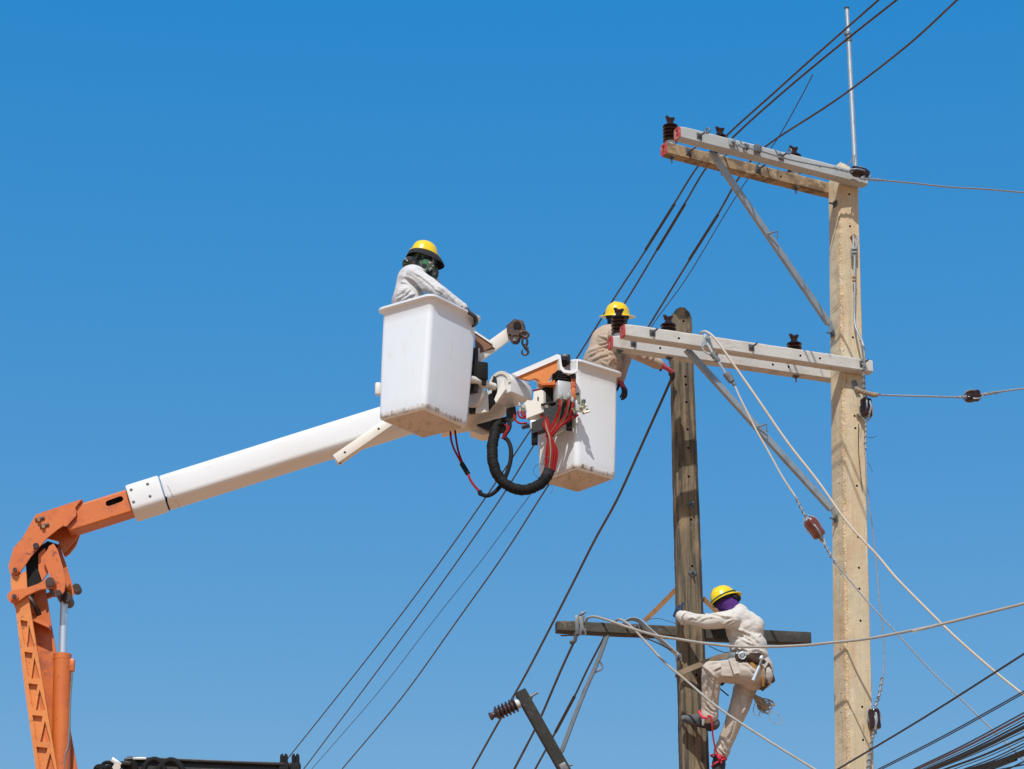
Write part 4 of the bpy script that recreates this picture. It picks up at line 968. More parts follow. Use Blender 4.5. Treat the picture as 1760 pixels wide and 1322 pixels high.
part('sheave_guard', MB().prism([J(878, 570, 24.02), J(890, 566, 24.02), J(892, 580, 24.02), J(886, 592, 24.02), J(879, 588, 24.02)], V((0, .012, 0))), 'rusty_dark', jh)
part('sheave_pin', MB().cyl(J(884, 584, 24.0), J(884, 584, 24.03), .012), 'galv', jh)
part('shackle', MB().tube([J(894, 572, 24.06), J(902, 570, 24.06), J(908, 575, 24.06), J(905, 580, 24.06), J(897, 578, 24.06), J(894, 573, 24.06)], .013, 8, 4), 'rusty_dark', jh)
part('chain_link', MB().tube([J(902 + 4.5 * math.cos(R(a)), 588 + 7.5 * math.sin(R(a)), 24.06) for a in range(0, 361, 30)], .010, 8), 'rusty_dark', jh)
part('swivel', MB().cyl(J(903, 592, 24.06), J(903, 599, 24.06), .018), 'rusty_dark', jh)
part('hook', MB().tube([J(904, 598, 24.06), J(905, 601, 24.06), J(908, 605, 24.06), J(905, 609.5, 24.06), J(900, 610, 24.06), J(897, 606.5, 24.06), J(898, 602, 24.06)], lambda i, n: .013 - .006 * i / n, 8, 4), 'rusty_dark', jh)
part('hook_latch', MB().bar(J(905, 599, 24.05), J(909, 598, 24.05), .012, .014), 'rusty_dark', jh)
# black box, panel and stubs on the near bucket's far side
part('winch_motor', MB().box(mtx(J(825, 640, 23.95), xb, yb, V((0, 0, 1))), (.115, .12, .165), .012).cyl(J(818, 655, 23.93), J(818, 668, 23.93), .025).cyl(J(832, 655, 23.93), J(832, 662, 23.93), .02), 'rubber', LIFT)
part('motor_tag', MB().box(mtx(J(822, 628, 23.885), xb, yb, V((0, 0, 1))), (.028, .004, .02)), 'black_metal', LIFT)
part('bucket_bracket', MB().box(mtx(J(812, 638, 23.93), X1, Y1, V((0, 0, 1))), (.05, .10, .42), .01), 'black_metal', LIFT)
part('latch_knob', MB().box(mtx(J(650, 669, 23.72), (1, 0, 0), (0, 1, 0), (0, 0, 1)), (.055, .06, .115), .016), 'cream', LIFT)
# angled stay under the boom
st0, st1 = J(577, 792, 24.20), J(672, 726, 24.20)
stay = part('stay_bar', MB().bar(st0, st1, .10, .088, bevel=.006), 'cream', LIFT)
for t in (.17, .78):
    p = st0.lerp(st1, t) - V((0, .0505, -.0)); part('stay_hole', MB().cyl(p, p + V((0, .004, 0)), .011), 'hole_shade', stay)  # dark disc painting a hole's shade on the bar
put(ME_RIVET, 'bolt', 'rusty_dark', stay, st0.lerp(st1, .08) + V((0, -.01, -.055)), V((.5, 0, -1)))

# ------------------------------------------------------------------ black crane boom whose tip shows at the bottom left
k0, k1 = J(212, 1318, 23.6), J(500, 1331, 23.6)
CR = thing('crane_boom', 'black steel crane boom lying level at bottom left with hoses and forked wire holders', 'crane', (k0.x, 23.6, 0))
bm_ = part('boom', MB().bar(k0 + V((0, .1, -.045)), k1 + V((0, .1, -.02)), .22, .24, bevel=.012), 'black_metal', CR)
part('top_rail', MB().bar(J(222, 1303.5, 23.58), J(490, 1314.5, 23.58), .05, .022, bevel=.004), 'black_metal', bm_)
part('end_cap', MB().cyl(J(218, 1306, 23.57), J(228, 1306, 23.57), .026), 'black_metal', bm_)
part('tray', MB().bar(J(228, 1304, 23.56), J(252, 1304, 23.56), .02, .02, bevel=.003), 'alu', bm_)
part('support_mast', MB().bar(k0.lerp(k1, .3) + V((0, .1, -.1)), V((k0.x, 23.75, 0)), .3, .3, up=(0, 1, 0), bevel=.02), 'black_metal', CR)
for c in (488, 508):
    for s in (-3.4, 3.4):
        part('fork_prong', MB().tube([J(c + s, 1320, 23.58), J(c + s * .9, 1308, 23.58), J(c + s * .95, 1299.5, 23.58), J(c + s * .3, 1298, 23.58)], lambda i, n: .020 - .006 * i / n, 8, 4), 'rubber', CR)
    part('fork_base', MB().box(Matrix.Translation(J(c, 1322, 23.6)), (.085, .08, .10), .015), 'rubber', CR)
part('fork_saddle', MB().tube([J(490, 1313, 23.6), J(498, 1319, 23.6), J(506, 1313, 23.6)], .02, 8, 4), 'rubber', CR)
hz = lambda X, Y_, Y=23.5: J(140 + X / 4.4, 1270 + Y_ / 4.4, Y)
for pts, r in (([(460, 260), (490, 190), (530, 160), (570, 158), (610, 190), (630, 250)], .024), ([(570, 260), (600, 205), (650, 168), (690, 162), (730, 185), (765, 230), (790, 290)], .026), ([(590, 235), (625, 195), (660, 170)], .012),
               ([(90, 250), (120, 205), (180, 210), (260, 240)], .014), ([(150, 240), (165, 190), (210, 178), (280, 195), (340, 230)], .016), ([(170, 215), (230, 205), (300, 225)], .015), ([(250, 200), (300, 185), (340, 200)], .018), ([(95, 225), (150, 215), (220, 225)], .014)):
    part('hose', MB().tube([hz(*p) for p in pts], r, 9, 6), 'rubber', CR)
part('valve', MB().box(mtx(hz(265, 180, 23.48), V((.8, 0, -.5)), V((0, 1, 0)), V((.5, 0, .8))), (.10, .05, .04), .006), 'alu', CR)
part('valve_nut', MB().cyl(hz(265, 215, 23.44), hz(265, 215, 23.48), .035, seg=6), 'cream', CR)
part('motor', MB().cyl(hz(370, 205, 23.50), hz(372, 205, 23.60), .06, seg=18), 'rubber', CR)
part('clamp_bar', MB().bar(hz(310, 182, 23.47), hz(375, 190, 23.47), .04, .03, bevel=.004), 'black_metal', CR)
# ------------------------------------------------------------------ wires, cables and guys
def extend(pts, a=0.0, b=0.0):
    P = [V(p) for p in pts]
    if a:
        d = P[0] - P[1]; P = [P[0] + d.normalized() * max(a, d.length * 3), P[0] + d * 2, P[0] + d] + P
    if b:
        d = P[-1] - P[-2]; P = P + [P[-1] + d, P[-1] + d * 2, P[-1] + d.normalized() * max(b, d.length * 3)]
    return P
def wire(name, pts, r, material, label, cat, group=None, n=6, seg=6):
    P = [V(p) for p in pts]; loc = P[0]
    return solo(name, MB().tube(P, r, seg, n), material, label, cat, loc, group)
# three phase conductors laid over the upper arms: near span comes from behind the camera, far span recedes
def zprof(y_px, z0):  # the far span sags a little
    return z0 - max(0, (y_px - 300)) / 1000 * .55
CONDS = [
 ('left of the three line conductors, reaching the hook post of the black crane boom', [(1510, 0), (1400, 97), (1330, 160), (1251, 231)], [(1201, 284), (1159, 350), (1110, 430), (1056, 512), (993, 613), (905, 750), (830, 862), (750, 975), (664, 1090), (560, 1222), (500, 1297)], (1159, 351), (1110, 429), 12.80),
 ('middle of the three line conductors, passing behind the bent black hose', [(1541, 0), (1455, 68), (1350, 155), (1262, 234)], [(1215, 287), (1177, 350), (1129, 430), (1077, 516), (1014, 613), (930, 745), (865, 850), (786, 965), (700, 1084), (610, 1205), (522, 1322)], (1177, 351), (1130, 429), 12.80),
 ('right of the three line conductors, passing between lineman hook and old pole top', [(1645, 0), (1560, 78), (1440, 170), (1317, 251)], [(1273, 301), (1234, 368), (1185, 447), (1118, 556), (1062, 648), (1008, 736), (940, 838), (865, 955), (780, 1075), (690, 1200), (588, 1322)], (1234, 369), (1185, 446), 12.80)]
for lab, nearp, farp, sa, sb, z0 in CONDS:
    P = [PZ(x, y, z0 + (.02 if y > 100 else .05)) for x, y in nearp] + [PZ(x, y, zprof(y, z0)) for x, y in farp]
    P = extend(P, 16, 60)
    loc = P[0]; w_ = thing('line_conductor', lab, 'power line', P[6], 'overhead line conductors')
    part('cable', MB().tube(P, .0098, 6, 5), 'conductor', w_)
    a, b = PZ(*sa, zprof(sa[1], z0)), PZ(*sb, zprof(sb[1], z0))
    part('splice_sleeve', MB().tube([a, a.lerp(b, .02), a.lerp(b, .5), a.lerp(b, .98), b], .0145, 8), 'sleeve', w_)
P = [PZ(1397, 128, 12.9), PZ(1372, 176, 12.88), PZ(1334, 242, 12.85), PZ(1287, 305, 12.80), PZ(1245, 370, 12.7), PZ(1180, 478, 12.6), PZ(1124, 555, 12.5), PZ(1075, 632, 12.4), PZ(1000, 745, 12.35), PZ(912, 850, 12.3), PZ(830, 960, 12.2), PZ(745, 1067, 12.1), PZ(650, 1190, 12.0), PZ(548, 1308, 12.0)]
wire('thin_wire', extend(P, 0, 60), .0048, 'thin_wire', 'hair-thin dark wire running beside the right line conductor', 'wire', n=5, seg=5)
# taps that leave the old pole and run down to the lower left
P = [J(1159, 640, 24.45), J(1130, 705, 24.8), J(1095, 783, 25.5), J(1060, 860, 26.3), J(1024, 925, 27.2), J(985, 1002, 28.3), J(940, 1090, 29.6), J(900, 1166, 31), J(855, 1245, 32.5), J(812, 1322, 34)]
wire('tap_wire', extend(P, 0, 40), .0135, 'conductor', 'dark wire falling from the old pole top behind the hanging crossarm insulator', 'wire')
P = [J(992, 1092, 24.9), J(965, 1150, 25.6), J(928, 1236, 26.8), J(905, 1282, 27.8), J(884, 1322, 28.8)]
wire('tap_wire', extend(P, 0, 40), .012, 'conductor', 'dark wire falling from the end clamp of the old crossarm', 'wire')
P = [J(1040, 1092, 25.0), J(1010, 1150, 25.5), J(987, 1198, 26.0), J(955, 1258, 26.8), J(920, 1322, 27.8)]
t_ = thing('tap_wire', 'dark wire falling beside the flat strut of the old crossarm', 'wire', P[0])
part('cable', MB().tube(extend(P, 0, 40), .010, 6, 6), 'conductor', t_)
part('splice_sleeve', MB().tube([P[2], P[2].lerp(P[3], .5), P[3]], .0155, 8, 3), 'sleeve', t_)

# grey cables looped over the old crossarm
P = [J(1007, 1070, 24.86), J(1010, 1062.5, 24.8), J(1022, 1060, 24.72), J(1043, 1065.5, 24.6), J(1085, 1080, 24.45), J(1128, 1092.5, 24.3), J(1162, 1098, 24.15), J(1213, 1106, 23.95), J(1270, 1111.6, 23.75), J(1327, 1111.6, 23.6), J(1384, 1109, 23.45), J(1435, 1104, 23.32), J(1500, 1096.5, 23.15), J(1613, 1074, 22.8), J(1690, 1055, 22.55), J(1750, 1040, 22.4)]
wire('grey_cable', extend(P, 0, 20), .0115, 'grey_cable', 'thick grey cable sweeping across the climbing lineman and out to the right', 'cable', seg=8)
P = [J(1056, 1072, 24.86), J(1060, 1066, 24.8), J(1068, 1065.5, 24.72), J(1085, 1077, 24.62), J(1114, 1108, 24.5), J(1142, 1138, 24.4), J(1182, 1172, 24.2), J(1227, 1210.5, 23.95), J(1272, 1242, 23.75), J(1329, 1278.5, 23.5), J(1398, 1321, 23.2)]
wire('grey_cable', extend(P, 0, 12), .0105, 'grey_cable', 'grey cable slanting down across the old pole past the lineman\'s knee', 'cable', seg=8)
# pale rope over the lower front arm
P = [J(1204, 575, 23.84), J(1206, 571, 23.80), J(1213, 570, 23.72), J(1223, 576, 23.64), J(1236, 591, 23.62), J(1264, 631, 23.6), J(1303, 687, 23.58), J(1354, 761, 23.56), J(1406, 827.5, 23.54), J(1457, 899, 23.5), J(1508, 955, 23.48), J(1540, 993, 23.45), J(1586, 1040, 23.4), J(1640, 1093, 23.35), J(1707, 1152, 23.3), J(1760, 1195, 23.25)]
wire('pale_rope', extend(P, 0, 10), .0105, 'pale_rope', 'pale rope hung over the lower front crossarm and slanting down to the right', 'rope', seg=8)

def strain_insulator(parent, c, d, L, r, material, wire_side=(1, 0, 0)):
    """grooved porcelain guy insulator: ribbed body with two crossing saddle grooves and the wire loops in them"""
    x, y, z = frame(d, wire_side); c = V(c); rings = []
    for i in range(13):
        t = -1 + 2 * i / 12; ring = []
        for k in range(40):
            a = 2 * math.pi * k / 40
            lobe = .86 + .14 * math.tanh(3 * math.cos(4 * a)); lobe *= (abs(math.cos(a)) ** 6 + abs(math.sin(a)) ** 6) ** (-1 / 9)
            waist = 1 - .05 * math.exp(-(t / .35) ** 2); end = 1 if abs(t) < .85 else .84
            ring.append(c + x * (L / 2 * t) + (y * math.cos(a) + z * math.sin(a)) * r * lobe * waist * end)
        rings.append(ring)
    o = part('strain_insulator', MB().rings(rings), material, parent, sharp=40)
    for s, ax in ((1, y), (-1, z)):
        part('wire_loop', MB().tube([c + x * s * (L * .75) + ax * .008, c + x * s * (L * .42) + ax * r * .98, c - x * s * (L * .08) + ax * r * 1.0, c - x * s * (L * .2), c - x * s * (L * .08) - ax * r * 1.0, c + x * s * (L * .42) - ax * r * .98, c + x * s * (L * .75) - ax * .008], .007, 6, 4), 'steel_cable', parent)
    return o
def grip(parent, pts, r=.012, material='steel_cable'):
    """preformed helical grip wound round the cable"""
    P = spline(pts, 10); mb = MB()
    mb.tube(P, r * .8, 7)
    L = sum((b - a).length for a, b in zip(P[:-1], P[1:])); turns = max(3, int(L / .045)); N = turns * 8; hel = []
    x, y, z = frame(P[-1] - P[0])
    for i in range(N + 1):
        t = i / N * (len(P) - 1); k = min(int(t), len(P) - 2); q = P[k].lerp(P[k + 1], t - k); a = 2 * math.pi * i / 8
        hel.append(q + (y * math.cos(a) + z * math.sin(a)) * r)
    mb.tube(hel, r * .38, 5)
    return part('spiral_grip', mb, material, parent)
# guy 1: from the lower front arm down to the right through a red-brown insulator
f = lambda px, py, Y=23.56: J(px, py, Y)
p = LF['front'](.318, .4); G = thing('guy_wire', 'guy wire from the bracket on the lower front crossarm through a red-brown insulator', 'guy wire', p)
br = part('bracket', MB().box(mtx(p - LF['e2'] * .008, LF['e1'], LF['e2'], LF['up']), (.05, .014, .11), .004).cyl(p - LF['e2'] * .012 + V((0, 0, .02)), p - LF['e2'] * .035 + V((0, 0, .02)), .018, seg=6), 'galv', G)
part('shackle', MB().tube([f(1207, 588), f(1207, 597), f(1212, 605), f(1224, 612)], .008, 7, 5).tube([f(1215, 590), f(1221, 600), f(1226, 609)], .011, 7, 4), 'galv', G)
part('link', MB().cyl(f(1223, 607), f(1235, 621), .025, .02).cyl(f(1229, 605), f(1229, 621), .013), 'galv_dark', G)
part('rod', MB().tube([f(1231, 616), f(1240, 630), f(1249, 645)], .012, 8, 3), 'galv', G)
part('turnbuckle', MB().cyl(f(1248, 642), f(1258, 656), .033, .030, 10).cyl(f(1256, 653), f(1263, 662), .016), 'galv_dark', G)
part('cable', MB().tube([f(*q) for q in ((1262, 661), (1272, 684), (1283, 706), (1300, 740), (1320, 775), (1345, 820), (1368, 855))], .0078, 6, 5), 'pale_rope', G)
grip(G, [f(1367, 853), f(1377, 873), f(1386, 890)], .0125)
part('loop_end', MB().tube([f(1386, 889), f(1388, 902), f(1396, 910)], .0065, 6, 3).tube([f(1386, 889), f(1392, 893), f(1398, 897)], .0065, 6, 3), 'pale_rope', G)
strain_insulator(G, f(1400, 908), f(1411, 924) - f(1389, 892), .175, .058, 'porcelain_red')
part('loop_end', MB().tube([f(1403, 920), f(1410, 929), f(1417, 936)], .007, 6, 3).tube([f(1412, 914), f(1415, 926), f(1418, 935)], .007, 6, 3), 'pale_rope', G)
grip(G, [f(1416, 933), f(1425, 949), f(1436, 968)], .0125)
part('cable', MB().tube(extend([f(1436, 968), f(1460, 997, 23.54), f(1496, 1040, 23.5), f(1539, 1086, 23.45), f(1603, 1156, 23.4), f(1643, 1193.5, 23.35), f(1686, 1235, 23.3), f(1760, 1307, 23.2)], 0, 8), .0068, 6, 5), 'steel_cable', G)
# guy 2: hangs down the big pole's front face with two dark insulators
def g2(px, py, o=.05): return pface(px, py) - E2 * o
G = thing('guy_wire', 'slack guy wire hanging down the front of the tall concrete pole with two dark insulators', 'guy wire', g2(1464, 410))
part('eye_nut', MB().cyl(g2(1463.5, 409, .002), g2(1463.5, 409, .055), .018, seg=8), 'rust_strap', G)
part('loop_end', MB().tube([g2(1462, 408), g2(1462, 420), g2(1463.5, 434)], .008, 6, 3).tube([g2(1467, 408), g2(1467.5, 420), g2(1465.5, 434)], .008, 6, 3), 'galv', G)
cl = MB()
for y in (432, 438.5): cl.box(mtx(g2(1463.5, y), (1, 0, 0), (0, 1, 0), (0, 0, 1)), (.05, .035, .016), .004)
cl.cyl(g2(1459, 431), g2(1459, 447), .009)
part('cable_clip', cl, 'galv_dark', G)
cl = MB()
for y in (480, 486): cl.box(mtx(g2(1463.5, y), (1, 0, 0), (0, 1, 0), (0, 0, 1)), (.034, .03, .016), .004)
part('cable_clip', cl, 'rust_strap', G)
part('cable', MB().tube([g2(1464.5, 430), g2(1464.5, 500), g2(1465, 560), g2(1466.5, 600, .17), g2(1467.5, 625, .19), g2(1469, 642, .17)], .0105, 7, 5), 'steel_cable', G)
part('cable', MB().tube([g2(1466, 592, .12), g2(1470, 620, .14), g2(1474, 650, .12), g2(1477, 672, .10), g2(1479.5, 690, .08)], .006, 6, 5), 'steel_cable', G)
grip(G, [g2(1468.5, 636, .17), g2(1471, 656, .13), g2(1474, 674, .10), g2(1477.5, 690, .08)], .0135)
strain_insulator(G, g2(1482, 705, .07), (0, 0, 1), .165, .052, 'porcelain')
part('slot_cable', MB().tube([g2(1482.5, 697, .13), g2(1484, 708, .135), g2(1483, 722, .10)], .009, 7, 4), 'galv', G)
grip(G, [g2(1482, 721, .07), g2(1482, 745, .06), g2(1482.5, 775, .05)], .0125)
part('cable', MB().tube([g2(1482.5, 770), g2(1485, 820), g2(1490, 870, .04), g2(1495, 913, .05), g2(1500, 970, .06), g2(1504, 1040, .08), g2(1508.8, 1091, .09), g2(1511, 1136, .09), g2(1508.8, 1171, .08)], .0062, 6, 5), 'steel_cable', G)
part('cable', MB().tube([g2(1474, 730, .02), g2(1474, 770, .014), g2(1478, 815, .012), g2(1481, 842, .012)], .004, 5, 5), 'thin_wire', G)
grip(G, [g2(1508.8, 1168, .08), g2(1505, 1195, .07), g2(1499, 1216, .06)], .0135)
strain_insulator(G, g2(1497, 1239, .06), V((.06, 0, -1)), .17, .050, 'porcelain')
part('slot_cable', MB().tube([g2(1493.5, 1230, .115), g2(1494.5, 1243, .12), g2(1495, 1258, .09)], .010, 7, 4), 'galv', G)
grip(G, [g2(1497, 1257, .06), g2(1494, 1275, .05), g2(1490.5, 1300, .04), g2(1488, 1330, .04)], .0145)
part('cable', MB().tube([g2(1488, 1330, .04), g2(1484, 1400, .04), g2(1480, 1500, .04)], .0065, 6, 4), 'steel_cable', G)
part('wisp', MB().tube([g2(1492, 752, .0), g2(1500, 752, .0), g2(1507, 749, .0)], .0025, 4, 4).tube([g2(1491, 795, .0), g2(1495, 800, .0), g2(1500, 812, .0)], .0025, 4, 4), 'thin_wire', G)
# guy 3: along the upper front arm, dark insulator, then out to the right
def ga(t, v, o=.05): return UF['front'](t, v) - UF['e2'] * o
G = thing('guy_wire', 'guy wire lying along the upper front crossarm and leaving to the right', 'guy wire', ga(.26, .5))
part('bracket', MB().box(mtx(ga(.262, .35, .012), UF['e1'], UF['e2'], UF['up']), (.06, .02, .07), .006).cyl(ga(.262, .35, .01), ga(.262, .35, .05), .016, seg=6), 'galv', G)
part('link', MB().tube([ga(.27, .5, .03), ga(.295, .62, .04), ga(.32, .66, .045)], .013, 7, 3), 'galv', G)
for t in (.318, .332): part('cable_clip', MB().box(mtx(ga(t, .62, .045), UF['e1'], UF['e2'], UF['up']), (.016, .045, .05), .003), 'galv_dark', G)
for t in (.375, .387, .399): part('cable_clip', MB().box(mtx(ga(t, .52, .045), UF['e1'], UF['e2'], UF['up']), (.014, .05, .07), .003), 'galv_dark', G)
part('cable', MB().tube([ga(.30, .64, .045), ga(.36, .66, .045), ga(.42, .66, .045), ga(.50, .74, .045), ga(.58, .74, .045), ga(.68, .68, .05), ga(.80, .60, .06)], .0078, 6, 5), 'steel_cable', G)
grip(G, [ga(.785, .60, .06), ga(.84, .62, .07), ga(.885, .62, .08)], .0125)
strain_insulator(G, ga(.925, .52, .085), UF['e1'], .16, .052, 'porcelain')
e0 = ga(.97, .50, .085)
d0 = J(1481, 306.5, 24.1); grip(G, [e0, d0, J(1500, 308.5, 24.15), J(1519, 310, 24.2)], .0125)
part('cable', MB().tube(extend([J(1517, 310, 24.2), J(1570, 315, 24.4), J(1636, 322, 24.6), J(1690, 325, 24.8), J(1760, 331, 25.1)], 0, 12), .0078, 6, 5), 'steel_cable', G)
# guy 4: rope-tied at the pole under the lower arms, insulator out in the air
G = thing('guy_wire', 'guy wire tied to the pole below the lower crossarms with an insulator hanging in mid-air', 'guy wire', J(1480, 670, 24.3))
part('strap', MB().bar(pface(1466, 655) - E2 * .01, pface(1473, 676) - E2 * .02, .012, .045, bevel=.003), 'galv_dark', G)
mbk = MB(); rp = [J(1470, 668, 24.2), J(1477, 671, 24.2), J(1484, 674.5, 24.22), J(1491, 676, 24.25), J(1499, 678.5, 24.28), J(1508, 678.5, 24.3)]
mbk.tube(rp, lambda i, n: .016 + .009 * abs(math.sin(i * 1.1)), 9, 5)
part('rope_knot', mbk, 'twine', G)
part('cable', MB().tube([J(1500, 678.3, 24.29), J(1545, 680, 24.35), J(1590, 681.3, 24.4), J(1648, 682.8, 24.5), J(1662, 682, 24.52)], .0085, 6, 5), 'steel_cable', G)
grip(G, [J(1644, 682.6, 24.5), J(1653, 682.8, 24.5), J(1664, 682, 24.52)], .0125)
strain_insulator(G, J(1672, 680.5, 24.54), V((1, .15, .12)), .125, .054, 'porcelain', (0, -1, 1))
grip(G, [J(1682, 680, 24.56), J(1696, 677.5, 24.58), J(1714, 674.5, 24.62)], .0145)
part('cable', MB().tube(extend([J(1712, 675, 24.62), J(1735, 671, 24.65), J(1762, 667.5, 24.7)], 0, 12), .0085, 6, 4), 'steel_cable', G)

# bundle of service cables at the bottom right (lower, on other poles outside the frame)
SV = [((1440.5, 1322), (1760, 1124), .0085, 'black_cable', 'single black service cable highest above the bundle at bottom right'),
      ((1510, 1322), (1760, 1188), .0062, 'black_cable', 'upper strand of the thin twin cables at bottom right'),
      ((1516, 1322), (1760, 1191.5), .0050, 'black_cable', 'lower strand of the thin twin cables at bottom right'),
      ((1571, 1322), (1760, 1225), .0072, 'black_cable', 'thin black cable lying just above the mauve cable'),
      ((1577, 1322), (1760, 1231), .0105, 'mauve_cable', 'faded mauve cable in the bundle at bottom right'),
      ((1593, 1322), (1760, 1242.5), .0085, 'black_cable', 'black cable between the mauve cable and the thickest cable'),
      ((1601, 1322), (1760, 1250), .0180, 'black_cable', 'thickest black cable of the bundle at bottom right'),
      ((1625, 1322), (1760, 1267), .0105, 'black_cable', 'black cable alone in the gap below the thickest cable'),
      ((1657, 1322), (1760, 1278), .0062, 'black_cable', 'thin black cable, upper of the close pair near the corner'),
      ((1665, 1322), (1760, 1283), .0062, 'black_cable', 'thin black cable, lower of the close pair near the corner'),
      ((1669, 1322), (1760, 1291), .0165, 'black_cable', 'thick black cable cutting across the bottom right corner'),
      ((1690, 1322), (1760, 1293), .0110, 'black_cable', 'medium black cable below the thick one in the bottom right corner'),
      ((1703, 1322), (1760, 1295), .0135, 'black_cable', 'black cable nearest the bottom right corner crossing the others'),
      ((1722, 1322), (1760, 1309), .0070, 'black_cable', 'lowest thin cable clipping the bottom right corner'),
      ((1610, 1322), (1760, 1257), .0050, 'black_cable', 'fine line hugging the underside of the thickest cable'),
      ((1640, 1322), (1760, 1272), .0048, 'black_cable', 'fine line midway between the lone black cable and the close pair'),
      ((1682, 1322), (1760, 1299), .0056, 'black_cable', 'fine line under the thick cable that cuts across the corner'),
      ((1586, 1322), (1760, 1237), .0045, 'black_cable', 'fine line directly beneath the mauve cable')]
for i, (a, b, r, m_, lab) in enumerate(SV):
    Z = 6.55 + .02 * i
    A_, B_ = PZ(*a, Z), PZ(*b, Z); mid = (A_ + B_) / 2 - V((0, 0, .012))
    wire('service_cable', extend([A_, mid, B_], 14, 8), r * .84, m_, lab, 'cable', 'service cables at bottom right', n=4)
# ------------------------------------------------------------------ people
def head_prims(c, f, u, s=1.0):
    """skull, jaw, nose, chin and ears of a head centred at c, facing f, up u"""
    c = V(c); f = V(f).normalized(); u = V(u).normalized(); r = f.cross(u).normalized(); u = r.cross(f)
    P = [('e', ellM(c, f, u, .098 * s, .078 * s, .115 * s)), ('e', ellM(c + f * .035 * s - u * .065 * s, f, u, .062 * s, .055 * s, .055 * s)),
         ('c', c + f * .088 * s + u * .005 * s, c + f * .108 * s - u * .032 * s, .012 * s, .018 * s), ('c', c + f * .07 * s - u * .105 * s, c + f * .078 * s - u * .098 * s, .022 * s, .022 * s),
         ('c', c + f * .085 * s + u * .022 * s - r * .03 * s, c + f * .085 * s + u * .022 * s + r * .03 * s, .014 * s, .014 * s)]
    for sg in (-1, 1): P.append(('e', ellM(c + r * sg * .08 * s - f * .008 * s - u * .01 * s, f, u, .022 * s, .010 * s, .034 * s)))
    return P
def face(person, c, f, u):
    c = V(c); f = V(f).normalized(); u = V(u).normalized(); r = f.cross(u).normalized()
    for sg in (-1, 1): part('eye', MB().ell(ellM(c + f * .083 + r * sg * .033 + u * .005, f, u, .013, .013, .012), 10, 8), 'white', person)
    part('mouth', MB().cap(c + f * .094 - u * .062 - r * .022, c + f * .094 - u * .062 + r * .022, .007, .007, 8, 3), 'red_paint', person)
def helmet(person, c, f, u, brim_front=.055, brim_side=.012, brim_back=.02, dark=False, full=False, strap=None, name='helmet'):
    """hard hat: ridged dome, brim all round that reaches out at the front, dark liner; c = centre of the rim plane"""
    c = V(c); f = V(f).normalized(); u = V(u).normalized(); r = f.cross(u).normalized(); u = r.cross(f)
    RX, RY, H = .125, .106, .125; n = 40; rings = []
    for i in range(11):
        a = math.pi / 2 * i / 10.4; rg = []
        for k in range(n):
            t = 2 * math.pi * k / n; ridge = .005 * max(0, 1 - abs(math.sin(t)) * 9) * (1 if math.cos(t) < 9 else 0) * math.sin(min(1, i / 4) * math.pi / 2)
            q = math.cos(a) ** .82
            rg.append(c + f * (RX * q * math.cos(t)) + r * (RY * q * math.sin(t)) + u * (H * math.sin(a) ** .95 + ridge))
        rings.append(rg)
    def brim(off, zz):
        rg = []
        for k in range(n):
            t = 2 * math.pi * k / n; ct = math.cos(t)
            w = brim_side + (brim_front - brim_side) * max(0, ct) ** 1.5 + (brim_back - brim_side) * max(0, -ct) ** 1.5
            rg.append(c + f * ((RX + w * off) * ct) + r * ((RY + w * off) * math.sin(t)) + u * (zz - .16 * w * off))
        return rg
    inner = [[c + (p - c) * .955 for p in rg] for rg in rings]
    allr = inner[::-1] + [brim(.0, -.006), brim(.92, -.007), brim(1, -.003), brim(.95, .002), brim(.08, .004)] + rings[1:]
    o = part(name, MB().rings(allr), 'helmet', person, sharp=60)
    # suspension liner and sweat band
    sb = MB(); sb.rings([[c + (p - c) * .90 + u * z for p in rings[0]] for z in (.012, -.03)], caps=False)
    part('sweat_band', sb, 'black_cloth', o)
    if strap:
        part('strap', MB().tube([c + f * (RX * 1.012 * math.cos(t)) + r * (RY * 1.012 * math.sin(t)) + u * (.020 + .008 * math.cos(t)) for t in [2 * math.pi * k / 28 for k in range(29)]], .0075, 6), strap, o)
    return o
